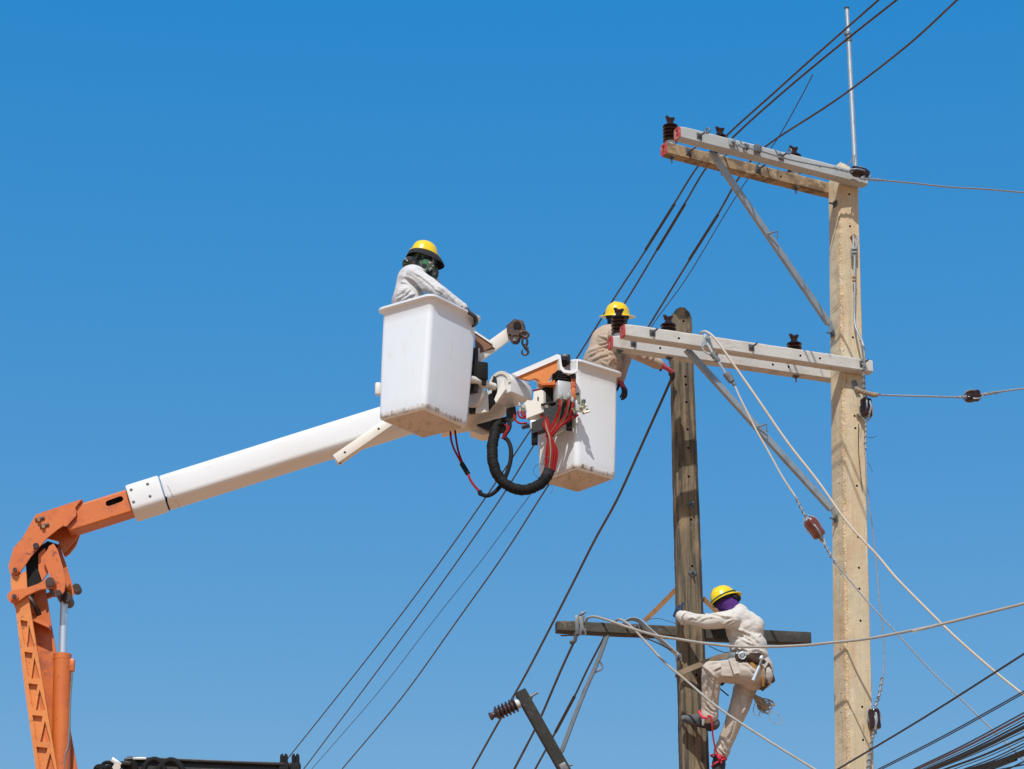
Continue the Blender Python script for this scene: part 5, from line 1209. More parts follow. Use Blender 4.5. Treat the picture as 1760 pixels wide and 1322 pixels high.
def hand(person, wrist, d, back, thumb, curl, material, s=1.0, name='glove', fingers=None, cuff=None, spread=.10, fmat=None):
    """five-fingered gloved hand: d along the palm, back = back-of-hand normal, thumb = side the thumb leaves from, curl = bend per joint in degrees"""
    w = V(wrist); d = V(d).normalized(); b = V(back); b = (b - d * b.dot(d)).normalized(); t = b.cross(d); 
    if t.dot(V(thumb)) < 0: t = -t
    pal = []; L = .092 * s
    for k in range(4):
        sd = (.030 - .020 * k) * s; pal.append(('c', w + t * sd * .6, w + d * L * (.98 if k else .94) + t * sd * 1.12, .0165 * s, .0135 * s))
    pal.append(('c', w - d * .03 * s, w + d * .02 * s, .027 * s, .026 * s)); pal.append(('c', w + t * .02 * s + d * .02 * s, w + t * .036 * s + d * .05 * s - b * .008 * s, .017 * s, .016 * s))
    fg = []
    lens = (.078, .088, .080, .062)
    for k in range(4):
        p = w + d * L + t * (.034 - .0225 * k) * s; dd = (d + t * spread * (1.5 - k) * .5).normalized(); bb = b; r0 = (.0108, .0112, .0106, .0092)[k] * s
        cu = (fingers[k] if fingers else curl)
        for j, fr in enumerate((.46, .31, .23)):
            ax = dd.cross(bb).normalized(); rot = Matrix.Rotation(-R(cu) * (1.0, 1.15, .8)[j], 3, ax)
            q1 = rot @ dd
            if q1.dot(bb) > dd.dot(bb) + 1e-6: rot = Matrix.Rotation(R(cu) * (1.0, 1.15, .8)[j], 3, ax)
            dd = (rot @ dd).normalized(); bb = (rot @ bb).normalized(); q = p + dd * lens[k] * fr * s; fg.append(('c', p, q, r0 * (1 - .09 * j), r0 * (.93 - .09 * j))); p = q
    p = w + t * .037 * s + d * .045 * s - b * .008 * s; td = (d * .72 + t * .62 - b * .30).normalized()
    for ln, rr in ((.042, .0125), (.034, .0108)):
        q = p + td * ln * s; fg.append(('c', p, q, rr * s, rr * .9 * s)); p = q; td = (td + d * .25 - b * .35).normalized()
    if fmat: 
        o = organic(name, pal, material, person, .0045, 2); organic('fingers', fg + [('c', w + d * L * .86 + t * (.03 - .02 * k) * s, w + d * L + t * (.034 - .0225 * k) * s, .0150 * s, .0128 * s) for k in range(4)], fmat, o, .0042, 2)
    else: o = organic(name, pal + fg, material, person, .0044, 2)
    if cuff: part('cuff', MB().tube([w - d * .055 * s, w - d * .03 * s, w - d * .005 * s], lambda i, n: (.038, .035, .033)[min(i, 2)] * s, 14), cuff, o)
    return o
def limb(pts, rs): return [('c', pts[i], pts[i + 1], rs[i], rs[i + 1]) for i in range(len(pts) - 1)]

# ---------------- lineman in the near bucket (faces right, seen from behind his right side)
hc = J(729, 444, 23.85); F1 = V((.83, .50, -.18)).normalized(); U1 = V((.10, .05, 1)).normalized()
floor1 = 10.16
P1 = thing('person', 'lineman in grey shirt and camouflage hood standing in the near bucket', 'person', (hc.x - .09, 23.80, floor1))
sN, eN, wN = J(713, 471, 23.69), J(755, 503, 23.60), J(795, 529, 23.66)
sF, eF, wF = J(731, 470, 24.03), J(757, 512, 24.10), J(778, 545, 23.98)
ch, be, pe = J(706, 487, 23.85), J(702, 519, 23.84), J(703, 560, 23.83)
nk = J(719, 458, 23.86)
hipN, hipF = pe + V((.02, -.10, -.06)), pe + V((.02, .10, -.06))
ankN, ankF = V((pe.x + .03, pe.y - .13, floor1 + .09)), V((pe.x + .05, pe.y + .13, floor1 + .09))
def body_of(person, hd, f, u, nk, ch, be, pe, arms, legs):
    P = head_prims(hd, f, u) + [('c', nk - V((0, 0, .05)), V(hd) - V(u) * .06, .06, .055)]
    P += [('c', ch, be, .125, .115), ('c', be, pe, .115, .12), ('c', arms[0][0], arms[1][0], .06, .06), ('c', nk - V((0, 0, .04)), ch, .07, .11)]
    for a in arms: P += limb(a, (.052, .042, .032)); P += [('c', a[2], a[2] + (a[2] - a[1]).normalized() * .05, .028, .024)]
    for l in legs: P += limb(l, (.080, .055, .042)) + [('c', pe, l[0], .10, .085)]
    return organic('body', P, 'skin', person, .013, 4)
legs1 = [(hipN, (hipN + ankN) / 2 + V((.04, 0, 0)), ankN), (hipF, (hipF + ankF) / 2 + V((.04, 0, 0)), ankF)]
body_of(P1, hc + V((0, 0, -.02)), F1, U1, nk, ch, be, pe, [(sN, eN, wN), (sF, eF, wF)], legs1)
face(P1, hc + V((0, 0, -.02)), F1, U1)
arm_dir = (eN - sN).normalized()
shirt = [('e', ellM(ch, (.9, .2, -.1), (.10, 0, 1), .128, .19, .175)), ('e', ellM(be, (.9, .2, -.1), (0, 0, 1), .150, .19, .20)), ('c', be, pe, .145, .14), ('c', sN + V((0, .03, 0)), sF - V((0, .03, 0)), .085, .085), ('c', nk - V((0, 0, .05)), nk + V((.0, 0, .0)), .085, .068)]
shirt += limb([sN, eN, wN], (.078, .064, .047)) + limb([sF, eF, wF], (.078, .064, .047)) + [('c', ch, be, .128, .148)]
organic('shirt', shirt, 'shirt_grey', P1, .0095, 5, folds=[(sN + V((-.02, -.05, -.06)), .22, (.6, 0, .8), .055, .006), (eN, .20, arm_dir, .042, .0075), (be + V((-.05, -.12, -.02)), .30, (.45, .1, 1), .060, .010), (wN, .13, (wN - eN), .036, .005), (ch + V((-.10, -.1, -.05)), .20, (.7, 0, .9), .06, .005)], noise=[(2.5, .005), (6, .0025)], creases=[([(690.6, 476.8), (701.2, 477.4), (712.4, 484.3), (722.4, 494.9), (729.9, 501.1)], 2.2, 0.0130), ([(706.2, 467.4), (722.4, 474.9), (739.9, 489.2), (751.1, 499.9)], 2.2, 0.0080), ([(729.9, 471.1), (747.4, 487.4), (761.1, 504.8)], 1.6, 0.0060), ([(678.7, 511.1), (693.7, 501.1), (707.4, 493.0)], 2.0, 0.0110), ([(680.6, 518.0), (697.4, 506.1), (708.7, 495.5)], 2.0, 0.0110), ([(688.7, 519.8), (701.2, 510.5), (714.9, 504.8)], 2.0, 0.0100), ([(746.1, 498.6), (754.9, 501.1), (763.6, 507.3)], 1.8, 0.0090), ([(749.9, 494.2), (759.9, 499.2), (767.4, 504.8)], 1.8, 0.0080), ([(714.9, 459.9), (724.9, 463.0), (734.9, 469.9)], 1.8, 0.0070), ([(767.4, 504.8), (776.1, 513.6), (783.6, 521.1)], 1.5, 0.0060), ([(685.0, 484.9), (697.4, 487.4), (707.4, 494.9)], 1.8, 0.0070)])
organic('trousers', limb(legs1[0], (.11, .085, .07)) + limb(legs1[1], (.11, .085, .07)) + [('e', ellM(pe - V((0, 0, .03)), (1, 0, 0), (0, 0, 1), .14, .17, .13))], 'trousers', P1, .014, 4, noise=[(4, .005)])
for a in (ankN, ankF):
    organic('boot', [('c', a, a + V((0, 0, .08)), .052, .05), ('c', a - V((.03, 0, .045)), a + V((.16, .03, -.055)), .042, .032)], 'boot_black', P1, .008, 3)
hd_ = hand(P1, J(798, 532, 23.66), J(812, 541, 23.70) - J(797, 531, 23.66), V((.15, -.45, 1)), V((-.3, 1, 0)), 34, 'glove_dark', 1.2, fingers=(30, 36, 34, 28), spread=.3)
hand(P1, wF, V((.6, .1, -.6)), V((.5, 0, .6)), V((0, -1, 0)), 30, 'glove_dark', 1.05)
part('wrist_band', MB().cyl(J(790, 525, 23.66), J(797, 530.5, 23.66), .040, .034, 14), 'glove_dark', P1)
# camouflage hood that falls over neck and cheeks
r1 = F1.cross(U1).normalized()
hood = head_prims(hc + V((0, 0, -.02)), F1, U1, 1.16)[:3] + [('c', hc - U1 * .06, nk - V((0, 0, .02)), .098, .098), ('e', ellM(hc - U1 * .120 + F1 * .060, F1, U1, .092, .088, .092)), ('e', ellM(nk + V((-.060, -.035, .012)), F1, U1, .080, .095, .062)), ('c', hc - U1 * .03 + r1 * .03, hc - U1 * .12 + r1 * .05, .085, .082), ('c', hc - U1 * .14 + F1 * .06, J(744, 473, 23.78), .065, .02)]
organic('camouflage_hood', hood, 'camo', P1, .008, 4, folds=[(nk, .2, (.3, 0, 1), .05, .006), (hc - U1 * .12, .18, (.8, 0, .6), .05, .006)], noise=[(6, .004)])
H1c = hc + U1 * .038 - F1 * .004
hm_ = helmet(P1, H1c, F1, U1, .03, .012, .018)
# dark cloth sun brim fixed under the helmet rim, drooping
n = 44; rings = []
for off, z in ((.0, .006), (.6, -.010), (1.0, -.034), (.98, -.042), (.55, -.019), (.0, -.004)):
    rg = []
    for k in range(n):
        t = 2 * math.pi * k / n; w = .054 + .018 * math.cos(t) + .005 * math.sin(3 * t) - .012 * math.sin(t)
        drop = z - (.018 * off * abs(math.sin(t + .4)) ** 2) - .022 * off ** 2
        rg.append(H1c + F1 * ((.126 + w * off) * math.cos(t)) + r1 * ((.107 + w * off) * math.sin(t)) + U1 * drop)
    rings.append(rg)
part('sun_brim', MB().rings(rings + [rings[0]], caps=False), 'black_cloth', P1, sharp=70)
part('goggle_band', MB().cap(hc + F1 * .09 - r1 * -.03 + U1 * -.01, hc + F1 * .06 + r1 * .085 + U1 * -.012, .022, .022), 'navy_cloth', P1)
part('pocket_pen', MB().cyl(J(766, 519, 23.55), J(772, 523, 23.55), .008), 'alu', P1)

# ---------------- lineman in the far bucket, reaching for the old pole
F2 = V((.62, .72, .20)).normalized(); U2 = V((.02, -.25, 1)).normalized()
hc2 = J(1061, 548, 24.38)
floor2 = 9.87
ch, be, pe = J(1045, 589, 24.39), J(1034, 621, 24.41), J(1010, 668, 24.43)
P2 = thing('person', 'lineman in beige shirt reaching from the far bucket to the old pole', 'person', (pe.x, pe.y, floor2))
nk = J(1056, 564, 24.38)
sN, eN, wN = J(1060, 576, 24.20), J(1094, 607, 24.22), J(1131, 625, 24.36)
sF, eF, wF = J(1062, 577, 24.55), J(1074, 617, 24.62), J(1065, 652, 24.62)
hipN, hipF = pe + V((-.02, -.07, -.08)), pe + V((-.02, .08, -.08))
ankN, ankF = V((.52, 24.32, floor2 + .09)), V((.58, 24.48, floor2 + .09))
legs2 = [(hipN, (hipN + ankN) / 2 + V((.03, 0, 0)), ankN), (hipF, (hipF + ankF) / 2 + V((.03, 0, 0)), ankF)]
body_of(P2, hc2, F2, U2, nk, ch, be, pe, [(sN, eN, wN), (sF, eF, wF)], legs2)
face(P2, hc2, F2, U2)
shirt = [('e', ellM(ch, (.8, .3, -.3), (.35, 0, 1), .150, .20, .17)), ('e', ellM(be, (.85, .3, -.2), (.25, 0, 1), .165, .20, .19)), ('c', be, pe, .15, .12), ('c', be + V((.10, .04, .0)), be + V((.06, .04, -.10)), .09, .08), ('c', sN + V((0, .03, 0)), sF - V((0, .03, 0)), .085, .085), ('c', ch, nk - V((0, 0, .02)), .12, .075)]
shirt += limb([sN, eN, wN], (.078, .062, .048)) + limb([sF, eF, wF], (.078, .060, .046)) + [('c', ch, be, .148, .160), ('c', ch + V((-.02, 0, 0)), be + V((-.02, 0, -.05)), .145, .150)]
organic('shirt', shirt, 'shirt_beige', P2, .0095, 5, folds=[(be + V((.03, -.12, .0)), .30, (.25, 0, 1), .058, .012), (ch + V((0, -.15, -.08)), .20, (.5, 0, 1), .055, .008), (eN, .2, (eN - sN), .045, .008), (wN, .13, (wN - eN), .035, .006), (be + V((.1, -.1, .02)), .18, (1, 0, .35), .05, .008)], noise=[(2.5, .005), (6, .003)], creases=[([(1009.5, 609.7), (1029.9, 599.8), (1048.8, 593.8)], 2.2, 0.0140), ([(1011.0, 615.0), (1026.9, 604.4), (1045.0, 599.1)], 2.2, 0.0130), ([(1016.3, 621.0), (1032.9, 612.7), (1048.8, 608.9)], 2.0, 0.0110), ([(1028.4, 578.7), (1040.5, 580.9), (1051.1, 590.8)], 2.0, 0.0090), ([(1045.0, 608.9), (1048.8, 619.5), (1043.5, 628.6)], 2.0, 0.0110), ([(1052.6, 611.9), (1060.2, 625.5), (1060.2, 636.1)], 2.0, 0.0100), ([(1025.4, 593.8), (1037.5, 590.8), (1049.6, 586.2)], 2.0, 0.0090), ([(1095.0, 608.9), (1099.5, 615.0), (1108.6, 619.5)], 1.8, 0.0100), ([(1105.5, 619.5), (1113.1, 612.7), (1116.1, 610.4)], 1.8, 0.0100), ([(1116.1, 625.5), (1120.7, 618.0), (1125.2, 615.0)], 1.5, 0.0070), ([(1029.9, 621.0), (1043.5, 628.6), (1055.6, 633.1)], 2.0, 0.0090)])
organic('trousers', limb(legs2[0], (.085, .07, .06)) + limb(legs2[1], (.085, .07, .06)) + [('e', ellM(pe - V((0, 0, .04)), (1, 0, 0), (0, 0, 1), .12, .13, .12))], 'trousers', P2, .014, 4, noise=[(4, .005)])
for a in (ankN, ankF):
    organic('boot', [('c', a, a + V((0, 0, .08)), .052, .05), ('c', a - V((.03, 0, .045)), a + V((.11, .06, -.055)), .040, .032)], 'boot_black', P2, .008, 3)
hand(P2, J(1134, 626, 24.37), J(1150, 635, 24.46) - J(1134, 626, 24.37), V((.45, -.5, .8)), V((.5, .3, .9)), 18, 'glove_red', 1.4, fmat='glove_black', fingers=(14, 20, 24, 26), spread=.22)
hand(P2, J(1065, 654, 24.62), J(1074, 671, 24.60) - J(1065, 654, 24.62), V((.8, -.4, .4)), V((-.6, -.3, -.1)), 22, 'glove_red', 1.15, fmat='glove_black', spread=.2)
r2 = F2.cross(U2).normalized()
hood = head_prims(hc2, F2, U2, 1.10)[:3] + [('c', hc2 - U2 * .05, nk - V((0, 0, .01)), .088, .08), ('e', ellM(hc2 - U2 * .09 + F2 * .03, F2, U2, .085, .08, .07))]
organic('face_hood', hood, 'navy_cloth', P2, .009, 4, noise=[(6, .004)])
helmet(P2, hc2 + U2 * .028, F2, U2, .06, .050, .055)

# ---------------- lineman climbing the old pole (his left side towards the camera)
P3 = thing('person', 'lineman in cream shirt and khaki trousers hugging the old pole with one knee raised', 'person', J(1236, 1318, 24.45))
sN, eN, wN = J(1258, 1064, 24.17), J(1212, 1069, 24.20), J(1172, 1060, 24.38)
sF, eF, wF = J(1262, 1062, 24.52), J(1228, 1070, 24.84), J(1192, 1058, 24.92)
ch, be, pe = J(1277, 1082, 24.34), J(1286, 1114, 24.345), J(1299, 1150, 24.35)
nk = J(1256, 1050, 24.34)
hc3 = J(1249, 1037, 24.35); F3 = V((.74, .62, .30)).normalized(); U3 = V((-.46, .05, .88)).normalized()
hipN, kneeN, ankN = J(1296, 1158, 24.24), J(1223, 1153, 24.20), J(1220, 1225, 24.34)
hipF, kneeF, ankF = J(1286, 1168, 24.45), J(1270, 1217, 24.40), J(1241, 1290, 24.50)
body_of(P3, hc3, F3, U3, nk, ch, be, pe, [(sN, eN, wN), (sF, eF, wF)], [(hipN, kneeN, ankN), (hipF, kneeF, ankF)])
face(P3, hc3, F3, U3)
shirt = [('e', ellM(ch, (-.9, 0, .25), (-.28, 0, 1), .148, .20, .175)), ('e', ellM(be, (-.95, 0, .2), (-.2, 0, 1), .165, .195, .17)), ('e', ellM(J(1288, 1130, 24.345), (-1, 0, .2), (-.1, 0, 1), .168, .19, .09)), ('c', sN + V((0, .03, 0)), sF - V((0, .03, 0)), .088, .088), ('c', ch, J(1268, 1056, 24.34), .14, .10), ('c', J(1266, 1055, 24.34), nk + V((0, 0, -.01)), .085, .075), ('c', J(1270, 1060, 24.22), J(1290, 1078, 24.28), .09, .12)]
shirt += limb([sN, eN, wN], (.082, .064, .050)) + limb([sF, eF, wF], (.082, .064, .050)) + [('c', ch + V((.01, 0, 0)), be, .146, .160), ('c', ch + V((.03, 0, .04)), J(1290, 1128, 24.345), .125, .155)]
organic('shirt', shirt, 'shirt_cream', P3, .0095, 5, folds=[(sN + V((.04, -.06, -.10)), .22, (-.45, 0, 1), .050, .010), (be + V((-.02, -.12, .05)), .30, (.75, 0, 1), .070, .011), (eN, .19, (1, 0, .5), .050, .008), (wN + V((.05, 0, 0)), .13, (1, 0, .2), .034, .007), (J(1285, 1126, 24.2), .22, (1, 0, .15), .048, .009), (be + V((.10, -.05, .0)), .2, (.8, 0, 1), .06, .008)], noise=[(2.5, .004), (6, .0025)], creases=[([(1260.0, 1080.4), (1276.7, 1086.6), (1290.7, 1092.9), (1306.1, 1108.3)], 2.4, 0.0160), ([(1261.4, 1085.9), (1279.5, 1094.3), (1297.7, 1106.9)], 2.0, 0.0110), ([(1251.6, 1085.9), (1262.8, 1095.7), (1274.0, 1099.2)], 2.0, 0.0110), ([(1243.2, 1076.9), (1253.0, 1073.4), (1263.5, 1068.5)], 1.8, 0.0120), ([(1240.4, 1074.8), (1250.2, 1068.5), (1262.8, 1065.0)], 1.8, 0.0100), ([(1239.0, 1060.8), (1248.8, 1060.1), (1260.7, 1062.2)], 1.8, 0.0080), ([(1253.0, 1120.9), (1267.0, 1114.6), (1278.1, 1119.5)], 1.9, 0.0120), ([(1268.4, 1120.2), (1276.7, 1116.0), (1289.3, 1121.6)], 1.9, 0.0120), ([(1276.7, 1102.7), (1287.9, 1106.9), (1300.5, 1111.1)], 1.9, 0.0100), ([(1287.9, 1119.5), (1301.9, 1117.4), (1314.5, 1125.8)], 2.0, 0.0120), ([(1195.6, 1065.7), (1208.2, 1058.7), (1222.9, 1056.6)], 2.0, 0.0120), ([(1216.6, 1055.2), (1236.2, 1058.0), (1255.8, 1062.9)], 1.8, 0.0090), ([(1202.6, 1069.2), (1215.2, 1063.6), (1232.0, 1062.2)], 1.8, 0.0090), ([(1181.6, 1056.6), (1188.6, 1054.5), (1195.6, 1055.2)], 1.6, 0.0100), ([(1183.0, 1065.0), (1190.0, 1062.2), (1197.0, 1065.0)], 1.6, 0.0100), ([(1257.2, 1046.8), (1260.0, 1053.8), (1258.6, 1060.8)], 1.6, 0.0070), ([(1301.9, 1095.7), (1307.5, 1091.5), (1310.3, 1095.7)], 1.8, 0.0070), ([(1257.2, 1111.1), (1260.0, 1118.1), (1257.2, 1126.5)], 1.8, 0.0090)])
tro = [('e', ellM(J(1297, 1152, 24.35), (1, 0, -.3), (-.15, 0, 1), .150, .175, .135)), ('c', J(1287, 1134, 24.35), pe, .15, .15)]
tro += limb([hipN, kneeN, ankN], (.118, .088, .072)) + limb([hipF, kneeF, ankF], (.110, .084, .058)) + [('c', J(1306, 1163, 24.28), J(1290, 1166, 24.28), .115, .11), ('c', ankN + V((0, 0, .03)), ankN - V((0, 0, .02)), .076, .080), ('c', ankF + V((.01, 0, .03)), ankF - V((.005, 0, .01)), .066, .070)]
organic('trousers', tro, 'trousers', P3, .0095, 5, folds=[(kneeN + V((.05, -.05, -.04)), .18, (.9, 0, -.8), .045, .010), (kneeN.lerp(ankN, .6), .2, (.25, 0, 1), .06, .006), (ankN, .12, (.1, 0, 1), .036, .007), (kneeF, .2, (.8, 0, .7), .05, .009), (ankF, .16, (.4, 0, 1), .045, .007), (J(1268, 1150, 24.13), .2, (1, 0, -.35), .06, .008), (J(1285, 1180, 24.3), .16, (.2, 0, 1), .045, .008)], noise=[(2.5, .004), (6, .0025)], creases=([([(1204.7, 1141.9), (1223.6, 1132.8), (1244.6, 1130.0)], 2.2, 0.0130), ([(1218.0, 1141.9), (1236.2, 1136.3), (1257.2, 1135.6)], 2.0, 0.0100), ([(1225.0, 1153.8), (1241.8, 1144.7), (1257.2, 1148.2)], 2.0, 0.0120), ([(1205.4, 1144.7), (1216.6, 1153.1), (1234.8, 1171.3)], 2.4, 0.0160), ([(1208.2, 1151.7), (1219.4, 1161.5), (1232.0, 1175.5)], 2.2, 0.0140), ([(1262.8, 1139.1), (1274.0, 1136.3), (1285.1, 1140.5)], 1.8, 0.0080), ([(1246.0, 1129.3), (1251.6, 1143.3), (1262.8, 1160.1)], 2.0, 0.0110)] + [([(1216.6, 1153.2), (1212.9, 1185.8), (1218.4, 1213.4)], 2.0, 0.0120), ([(1229.2, 1150.7), (1226.7, 1180.8), (1220.4, 1210.9)], 2.0, 0.0120), ([(1211.6, 1205.9), (1222.9, 1219.7), (1232.9, 1223.5)], 1.8, 0.0120), ([(1210.3, 1216.0), (1220.4, 1224.7), (1231.7, 1229.8)], 1.6, 0.0100), ([(1253.0, 1175.8), (1251.8, 1205.9), (1248.0, 1231.0)], 2.2, 0.0120), ([(1290.7, 1190.9), (1280.6, 1213.4), (1273.6, 1229.8)], 2.2, 0.0140), ([(1285.7, 1208.4), (1278.1, 1221.0), (1271.9, 1232.3)], 2.0, 0.0120), ([(1265.6, 1183.3), (1270.6, 1208.4), (1274.4, 1231.0)], 2.0, 0.0110), ([(1238.0, 1271.2), (1244.2, 1286.3), (1251.8, 1295.0)], 2.0, 0.0130), ([(1232.9, 1283.7), (1240.5, 1291.3), (1249.3, 1301.3)], 1.8, 0.0120), ([(1260.6, 1236.0), (1255.5, 1256.1), (1248.0, 1271.2)], 2.0, 0.0100), ([(1270.6, 1175.8), (1293.2, 1188.3), (1303.2, 1185.8)], 2.0, 0.0110), ([(1270.6, 1140.6), (1285.7, 1145.7), (1300.7, 1160.7)], 2.2, 0.0090)]))
pk = J(1254, 1150, 24.112); dk = (kneeN - hipN).normalized()
part('cargo_pocket', MB().box(mtx(pk, dk, V((0, 1, 0)), dk.cross(V((0, 1, 0)))), (.15, .022, .14), .010, 3), 'trousers', P3)
part('pocket_flap', MB().prism([J(1252, 1132, 24.085), J(1263, 1130, 24.09), J(1272, 1156, 24.07), J(1262, 1159, 24.07)], V((0, .012, 0))), 'trousers', P3)
# near boot: grey canvas on the pole face; far boot black
o_ = ankN + V((0, .02, -.07))
bt_ = organic('boot', [('c', ankN + V((.0, .01, -.02)), o_, .060, .056), ('c', o_ + V((.03, .0, -.02)), J(1206, 1236, 24.40), .056, .050), ('c', J(1208, 1238, 24.40), J(1182, 1236, 24.44), .050, .040), ('c', J(1184, 1237, 24.44), J(1176, 1235.5, 24.45), .040, .034)], 'boot_grey', P3, .008, 3, noise=[(5, .003)])
part('sole', MB().prism([p + V((0, -.05, 0)) for p in (J(1174, 1238, 24.44), J(1186, 1244, 24.44), J(1204, 1248, 24.41), J(1226, 1253, 24.38), J(1227, 1248, 24.38), J(1205, 1243, 24.41), J(1186, 1239.5, 24.44))], V((0, .10, 0))), 'boot_black', bt_, sharp=20)
part('heel_counter', MB().cap(J(1222, 1236, 24.36), J(1221, 1247, 24.37), .058, .052), 'boot_black', bt_)
bf_ = organic('boot', [('c', ankF - V((0, 0, .01)), J(1234, 1312, 24.52), .056, .054), ('c', J(1236, 1313, 24.52), J(1234, 1330, 24.52), .058, .058), ('c', J(1234, 1332, 24.52), J(1222, 1336, 24.60), .055, .045)], 'boot_black', P3, .008, 3)
part('step_bolt', MB().cyl(oface(1196, 1251) - V((0, -.02, 0)), oface(1196, 1251) + V((0, -.17, 0)), .012).cyl(oface(1196, 1251) + V((0, -.17, 0)), oface(1196, 1251) + V((0, -.185, 0)), .02), 'galv_dark', OLD)
# red cord round both boots
def ring_cord(c, ax, r, nm='red_cord', rr=.0085):
    x, y, z = frame(ax); pts = [V(c) + (y * math.cos(2 * math.pi * k / 18) + z * math.sin(2 * math.pi * k / 18)) * (r + .004 * math.sin(k * 2.1)) for k in range(19)]
    return part(nm, MB().tube(pts, rr, 7), 'red_cord', P3)
ring_cord(J(1217, 1229, 24.36), (.35, 0, 1), .073); ring_cord(J(1214, 1232.5, 24.37), (.75, 0, .8), .076)
ring_cord(J(1235, 1302, 24.51), (.3, 0, 1), .066); ring_cord(J(1236, 1311, 24.51), (-.5, 0, 1), .068)
part('red_cord', MB().tube([J(1216, 1230, 24.27), J(1222, 1232, 24.26), J(1224, 1245, 24.28), J(1225, 1262, 24.33), J(1228, 1280, 24.38), J(1231, 1291, 24.42), J(1237, 1301, 24.44), J(1240, 1312, 24.44)], .0075, 7, 6), 'red_cord', P3)
part('red_cord', MB().tube([J(1201, 1223, 24.32), J(1207, 1232, 24.29), J(1214, 1234, 24.28), J(1228, 1232, 24.29), J(1232, 1233, 24.33)], .011, 7, 5), 'red_cord', P3)
part('cord_tag', MB().bar(J(1209, 1236, 24.28), J(1208, 1247, 24.29), .02, .012, bevel=.003), 'alu', P3)
part('cord_knot', MB().cap(J(1235, 1300, 24.43), J(1237, 1304, 24.43), .017, .015), 'red_cord', P3)
# gloves: near hand curls round the left edge of the pole, far hand behind it
hand(P3, J(1169, 1058, 24.42), V((-.30, .72, .55)), V((-.9, -.4, .15)), V((.2, -.2, 1)), 34, 'glove_navy', 1.12, fingers=(30, 34, 36, 38))
part('wrist_wrap', MB().tube([J(1180, 1064, 24.33), J(1174, 1061, 24.37), J(1169, 1058, 24.41)], lambda i, n: (.060, .058, .046)[min(2, i)], 14), 'shirt_cream', P3)
hand(P3, J(1190, 1056, 24.93), V((-.75, -.15, .3)), V((.1, 1, .2)), V((0, 0, 1)), 30, 'glove_navy', 1.1)
# hood, goggles, helmet
r3 = F3.cross(U3).normalized()
organic('purple_hood', head_prims(hc3, F3, U3, 1.12)[:2] + [('c', hc3 - U3 * .04, nk + V((.01, 0, -.01)), .094, .085), ('c', J(1252, 1044, 24.33), J(1262, 1046, 24.33), .075, .07)], 'purple_cloth', P3, .008, 4, folds=[(nk, .16, (.4, 0, 1), .035, .005)], noise=[(5, .003)])
helmet(P3, hc3 + U3 * .040, F3, U3, .058, .014, .022, strap='green_strap')
part('goggles', MB().cap(hc3 + F3 * .105 + r3 * .05 + U3 * .005, hc3 + F3 * .118 - r3 * .05 + U3 * .005, .028, .028).cap(hc3 + F3 * .10 + r3 * .055 + U3 * .005, hc3 + F3 * .02 + r3 * .098 + U3 * .004, .016, .013), 'black_cloth', P3)
# belt, pouches and positioning strap
bz = [J(1250, 1127, 24.30), J(1262, 1129, 24.155), J(1278, 1131, 24.135), J(1296, 1133, 24.14), J(1312, 1139, 24.20), J(1321, 1147, 24.32), J(1318, 1141, 24.46), J(1295, 1131, 24.55), J(1265, 1126, 24.53), J(1251, 1126, 24.42), J(1250, 1127, 24.30)]
def band(pts, w, th, name, material, parent, up=(0, 0, 1)):
    P = spline(pts, 5); rings = []; up = V(up)
    for i, p in enumerate(P):
        t = (P[min(i + 1, len(P) - 1)] - P[max(i - 1, 0)]).normalized(); nn = t.cross(up).normalized(); uu = nn.cross(t).normalized()
        rings.append([p + uu * w / 2 + nn * th / 2, p - uu * w / 2 + nn * th / 2, p - uu * w / 2 - nn * th / 2, p + uu * w / 2 - nn * th / 2])
    return part(name, MB().rings(rings), material, parent, sharp=30)
BL = band(bz, .055, .014, 'tool_belt', 'leather', P3)
part('belt_buckle', MB().bar(J(1252, 1126, 24.15), J(1264, 1127, 24.125), .02, .05, bevel=.004), 'galv_dark', BL)
part('d_ring', MB().tube([J(1276 + 6.0 * math.cos(R(a)), 1127 + 5.5 * math.sin(R(a)), 24.115) for a in range(0, 361, 30)], .0085, 8), 'galv', BL)
part('ring_hub', MB().cyl(J(1276, 1127, 24.125), J(1276, 1127, 24.10), .016), 'galv', BL)
part('hip_flap', MB().prism([J(1284, 1131, 24.12), J(1289, 1122, 24.14), J(1306, 1122, 24.16), J(1314, 1130, 24.2), J(1300, 1128, 24.15)], V((0, .02, 0))), 'leather', BL)
part('pouch', MB().box(mtx(J(1297, 1134, 24.12), V((.85, .2, -.45)), V((-.2, 1, 0)), V((.45, 0, .85))), (.13, .05, .055), .014, 3), 'leather', BL)
part('pouch', MB().box(mtx(J(1318, 1158, 24.28), V((.3, .1, -1)), V((-.3, 1, 0)), V((1, .3, .3))), (.17, .08, .085), .02, 3), 'leather', BL)
part('pouch_strap', MB().bar(J(1308, 1142, 24.14), J(1312, 1180, 24.20), .03, .02, up=(1, 0, 0), bevel=.004), 'ochre', BL)
part('pouch_strap', MB().bar(J(1291, 1138, 24.12), J(1299, 1150, 24.13), .02, .03, up=(1, 0, 0), bevel=.004), 'ochre', BL)
part('back_flap', MB().prism([J(1314, 1150, 24.16), J(1321, 1140, 24.24), J(1324, 1160, 24.24), J(1322, 1176, 24.24), J(1312, 1186, 24.2), J(1306, 1182, 24.18), J(1318, 1176, 24.2)], V((.0, .05, 0))), 'leather', BL, sharp=25)
hmr = part('hammer_handle', MB().cyl(J(1305, 1145, 24.09), J(1294, 1170, 24.085), .0135, .0155), 'chrome', BL)
part('hammer_head', MB().cap(J(1308, 1132, 24.11), J(1309, 1130, 24.11), .020, .018), 'chrome', hmr)
part('hammer_collar', MB().cyl(J(1309, 1134, 24.11), J(1304, 1147, 24.10), .011), 'galv_dark', hmr)
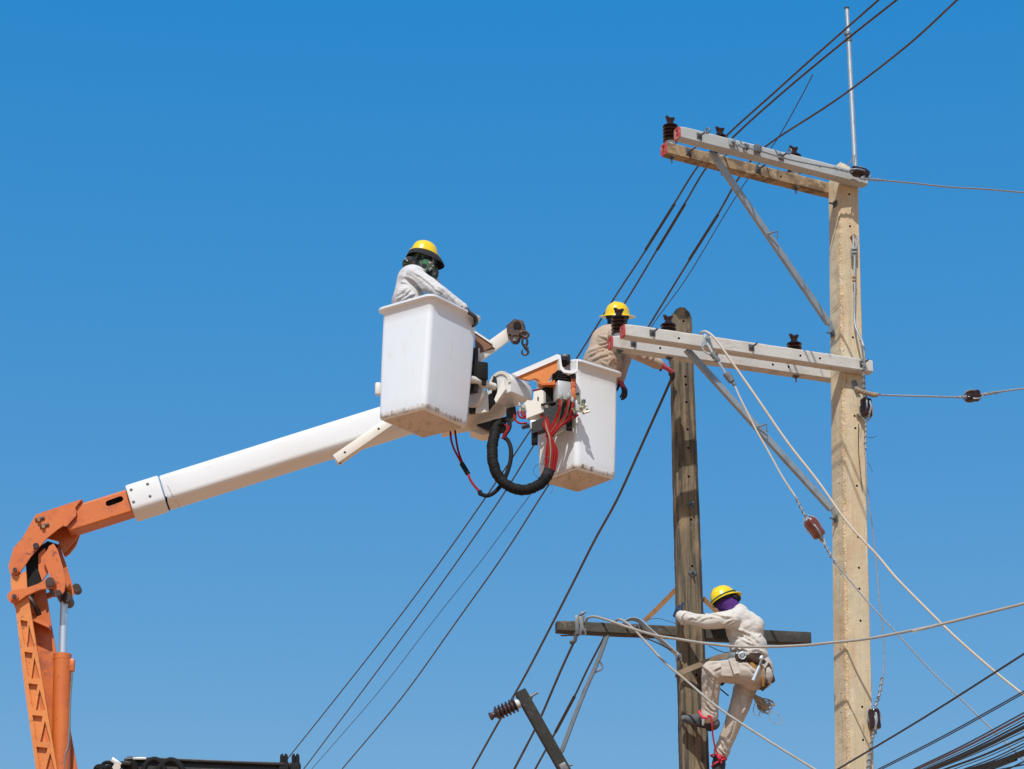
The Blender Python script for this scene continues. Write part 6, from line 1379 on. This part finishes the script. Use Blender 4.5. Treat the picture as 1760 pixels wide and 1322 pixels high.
band([J(1255, 1126, 24.17), J(1247, 1128, 24.20), J(1232, 1131, 24.28), J(1215, 1138, 24.38), J(1190, 1148, 24.47), J(1166, 1158, 24.505), J(1163, 1158, 24.58), J(1166, 1155, 24.74), J(1190, 1146, 24.82), J(1225, 1134, 24.76), J(1252, 1126, 24.52)], .050, .012, 'positioning_strap', 'webbing', P3)
part('strap_end', MB().bar(J(1163, 1159, 24.48), J(1164, 1164, 24.48), .03, .03, bevel=.004), 'leather', P3)
part('wire_strand', MB().tube([J(1218, 1110, 24.40), J(1230, 1116, 24.36), J(1240, 1120, 24.30), J(1250, 1123, 24.24)], .004, 5, 5), 'thin_wire', P3)
part('tail_wire', MB().tube([J(1232, 1180, 24.35), J(1240, 1186, 24.36), J(1252, 1196, 24.4)], .006, 6, 5), 'black_cable', P3)
part('strap_hook', MB().cap(J(1236, 1172, 24.3), J(1243, 1173, 24.3), .020, .018).cap(J(1237, 1175, 24.3), J(1241, 1176, 24.3), .016, .014), 'rubber', P3)
# coil of twine hanging from his belt
C0 = J(1296, 1196, 24.40); COIL = thing('twine_coil', 'loose coil of tan twine hanging behind the climbing lineman\'s thigh', 'rope', C0)
part('wrap', MB().tube([J(1297, 1196, 24.36), J(1302, 1202, 24.36), J(1308, 1207, 24.36), J(1319, 1220, 24.36)], lambda i, n: .016 + .020 * math.sin(min(1, i / max(1, n - 1)) * math.pi * .8), 10, 4), 'twine', COIL)
rnd = random.Random(5)
for k in range(13):
    a0 = rnd.uniform(-.3, .3); L = rnd.uniform(.07, .16); w = rnd.uniform(.012, .045); b0 = J(1300 + rnd.uniform(-1, 2), 1200, 24.36 + rnd.uniform(-.03, .03))
    dv = V((.75 + a0, rnd.uniform(-.2, .2), -.62 + a0)).normalized(); sv = V((.62, 0, .75)); pts = [b0, b0 + dv * L * .5 + sv * w, b0 + dv * L + sv * w * .4, b0 + dv * L * 1.05 - sv * w * .5, b0 + dv * L * .55 - sv * w, b0 + dv * .01]
    part('strand', MB().tube(pts, .0042, 5, 6), 'twine', COIL)
part('loose_loop', MB().tube([J(1316, 1218, 24.36), J(1326, 1222, 24.36), J(1337, 1228, 24.36), J(1344, 1238, 24.36), J(1341, 1244, 24.36), J(1330, 1242, 24.36), J(1323, 1234, 24.36), J(1322, 1222, 24.36)], .0038, 5, 5), 'steel_cable', COIL)
part('loose_loop', MB().tube([J(1299, 1205, 24.34), J(1295, 1218, 24.34), J(1296, 1227, 24.34), J(1304, 1230, 24.34), J(1306, 1222, 24.34), J(1301, 1212, 24.34)], .0032, 5, 5), 'twine', COIL)
part('tether', MB().tube([J(1306, 1176, 24.30), J(1299, 1186, 24.34), J(1297, 1197, 24.36)], .006, 5, 4), 'twine', COIL)
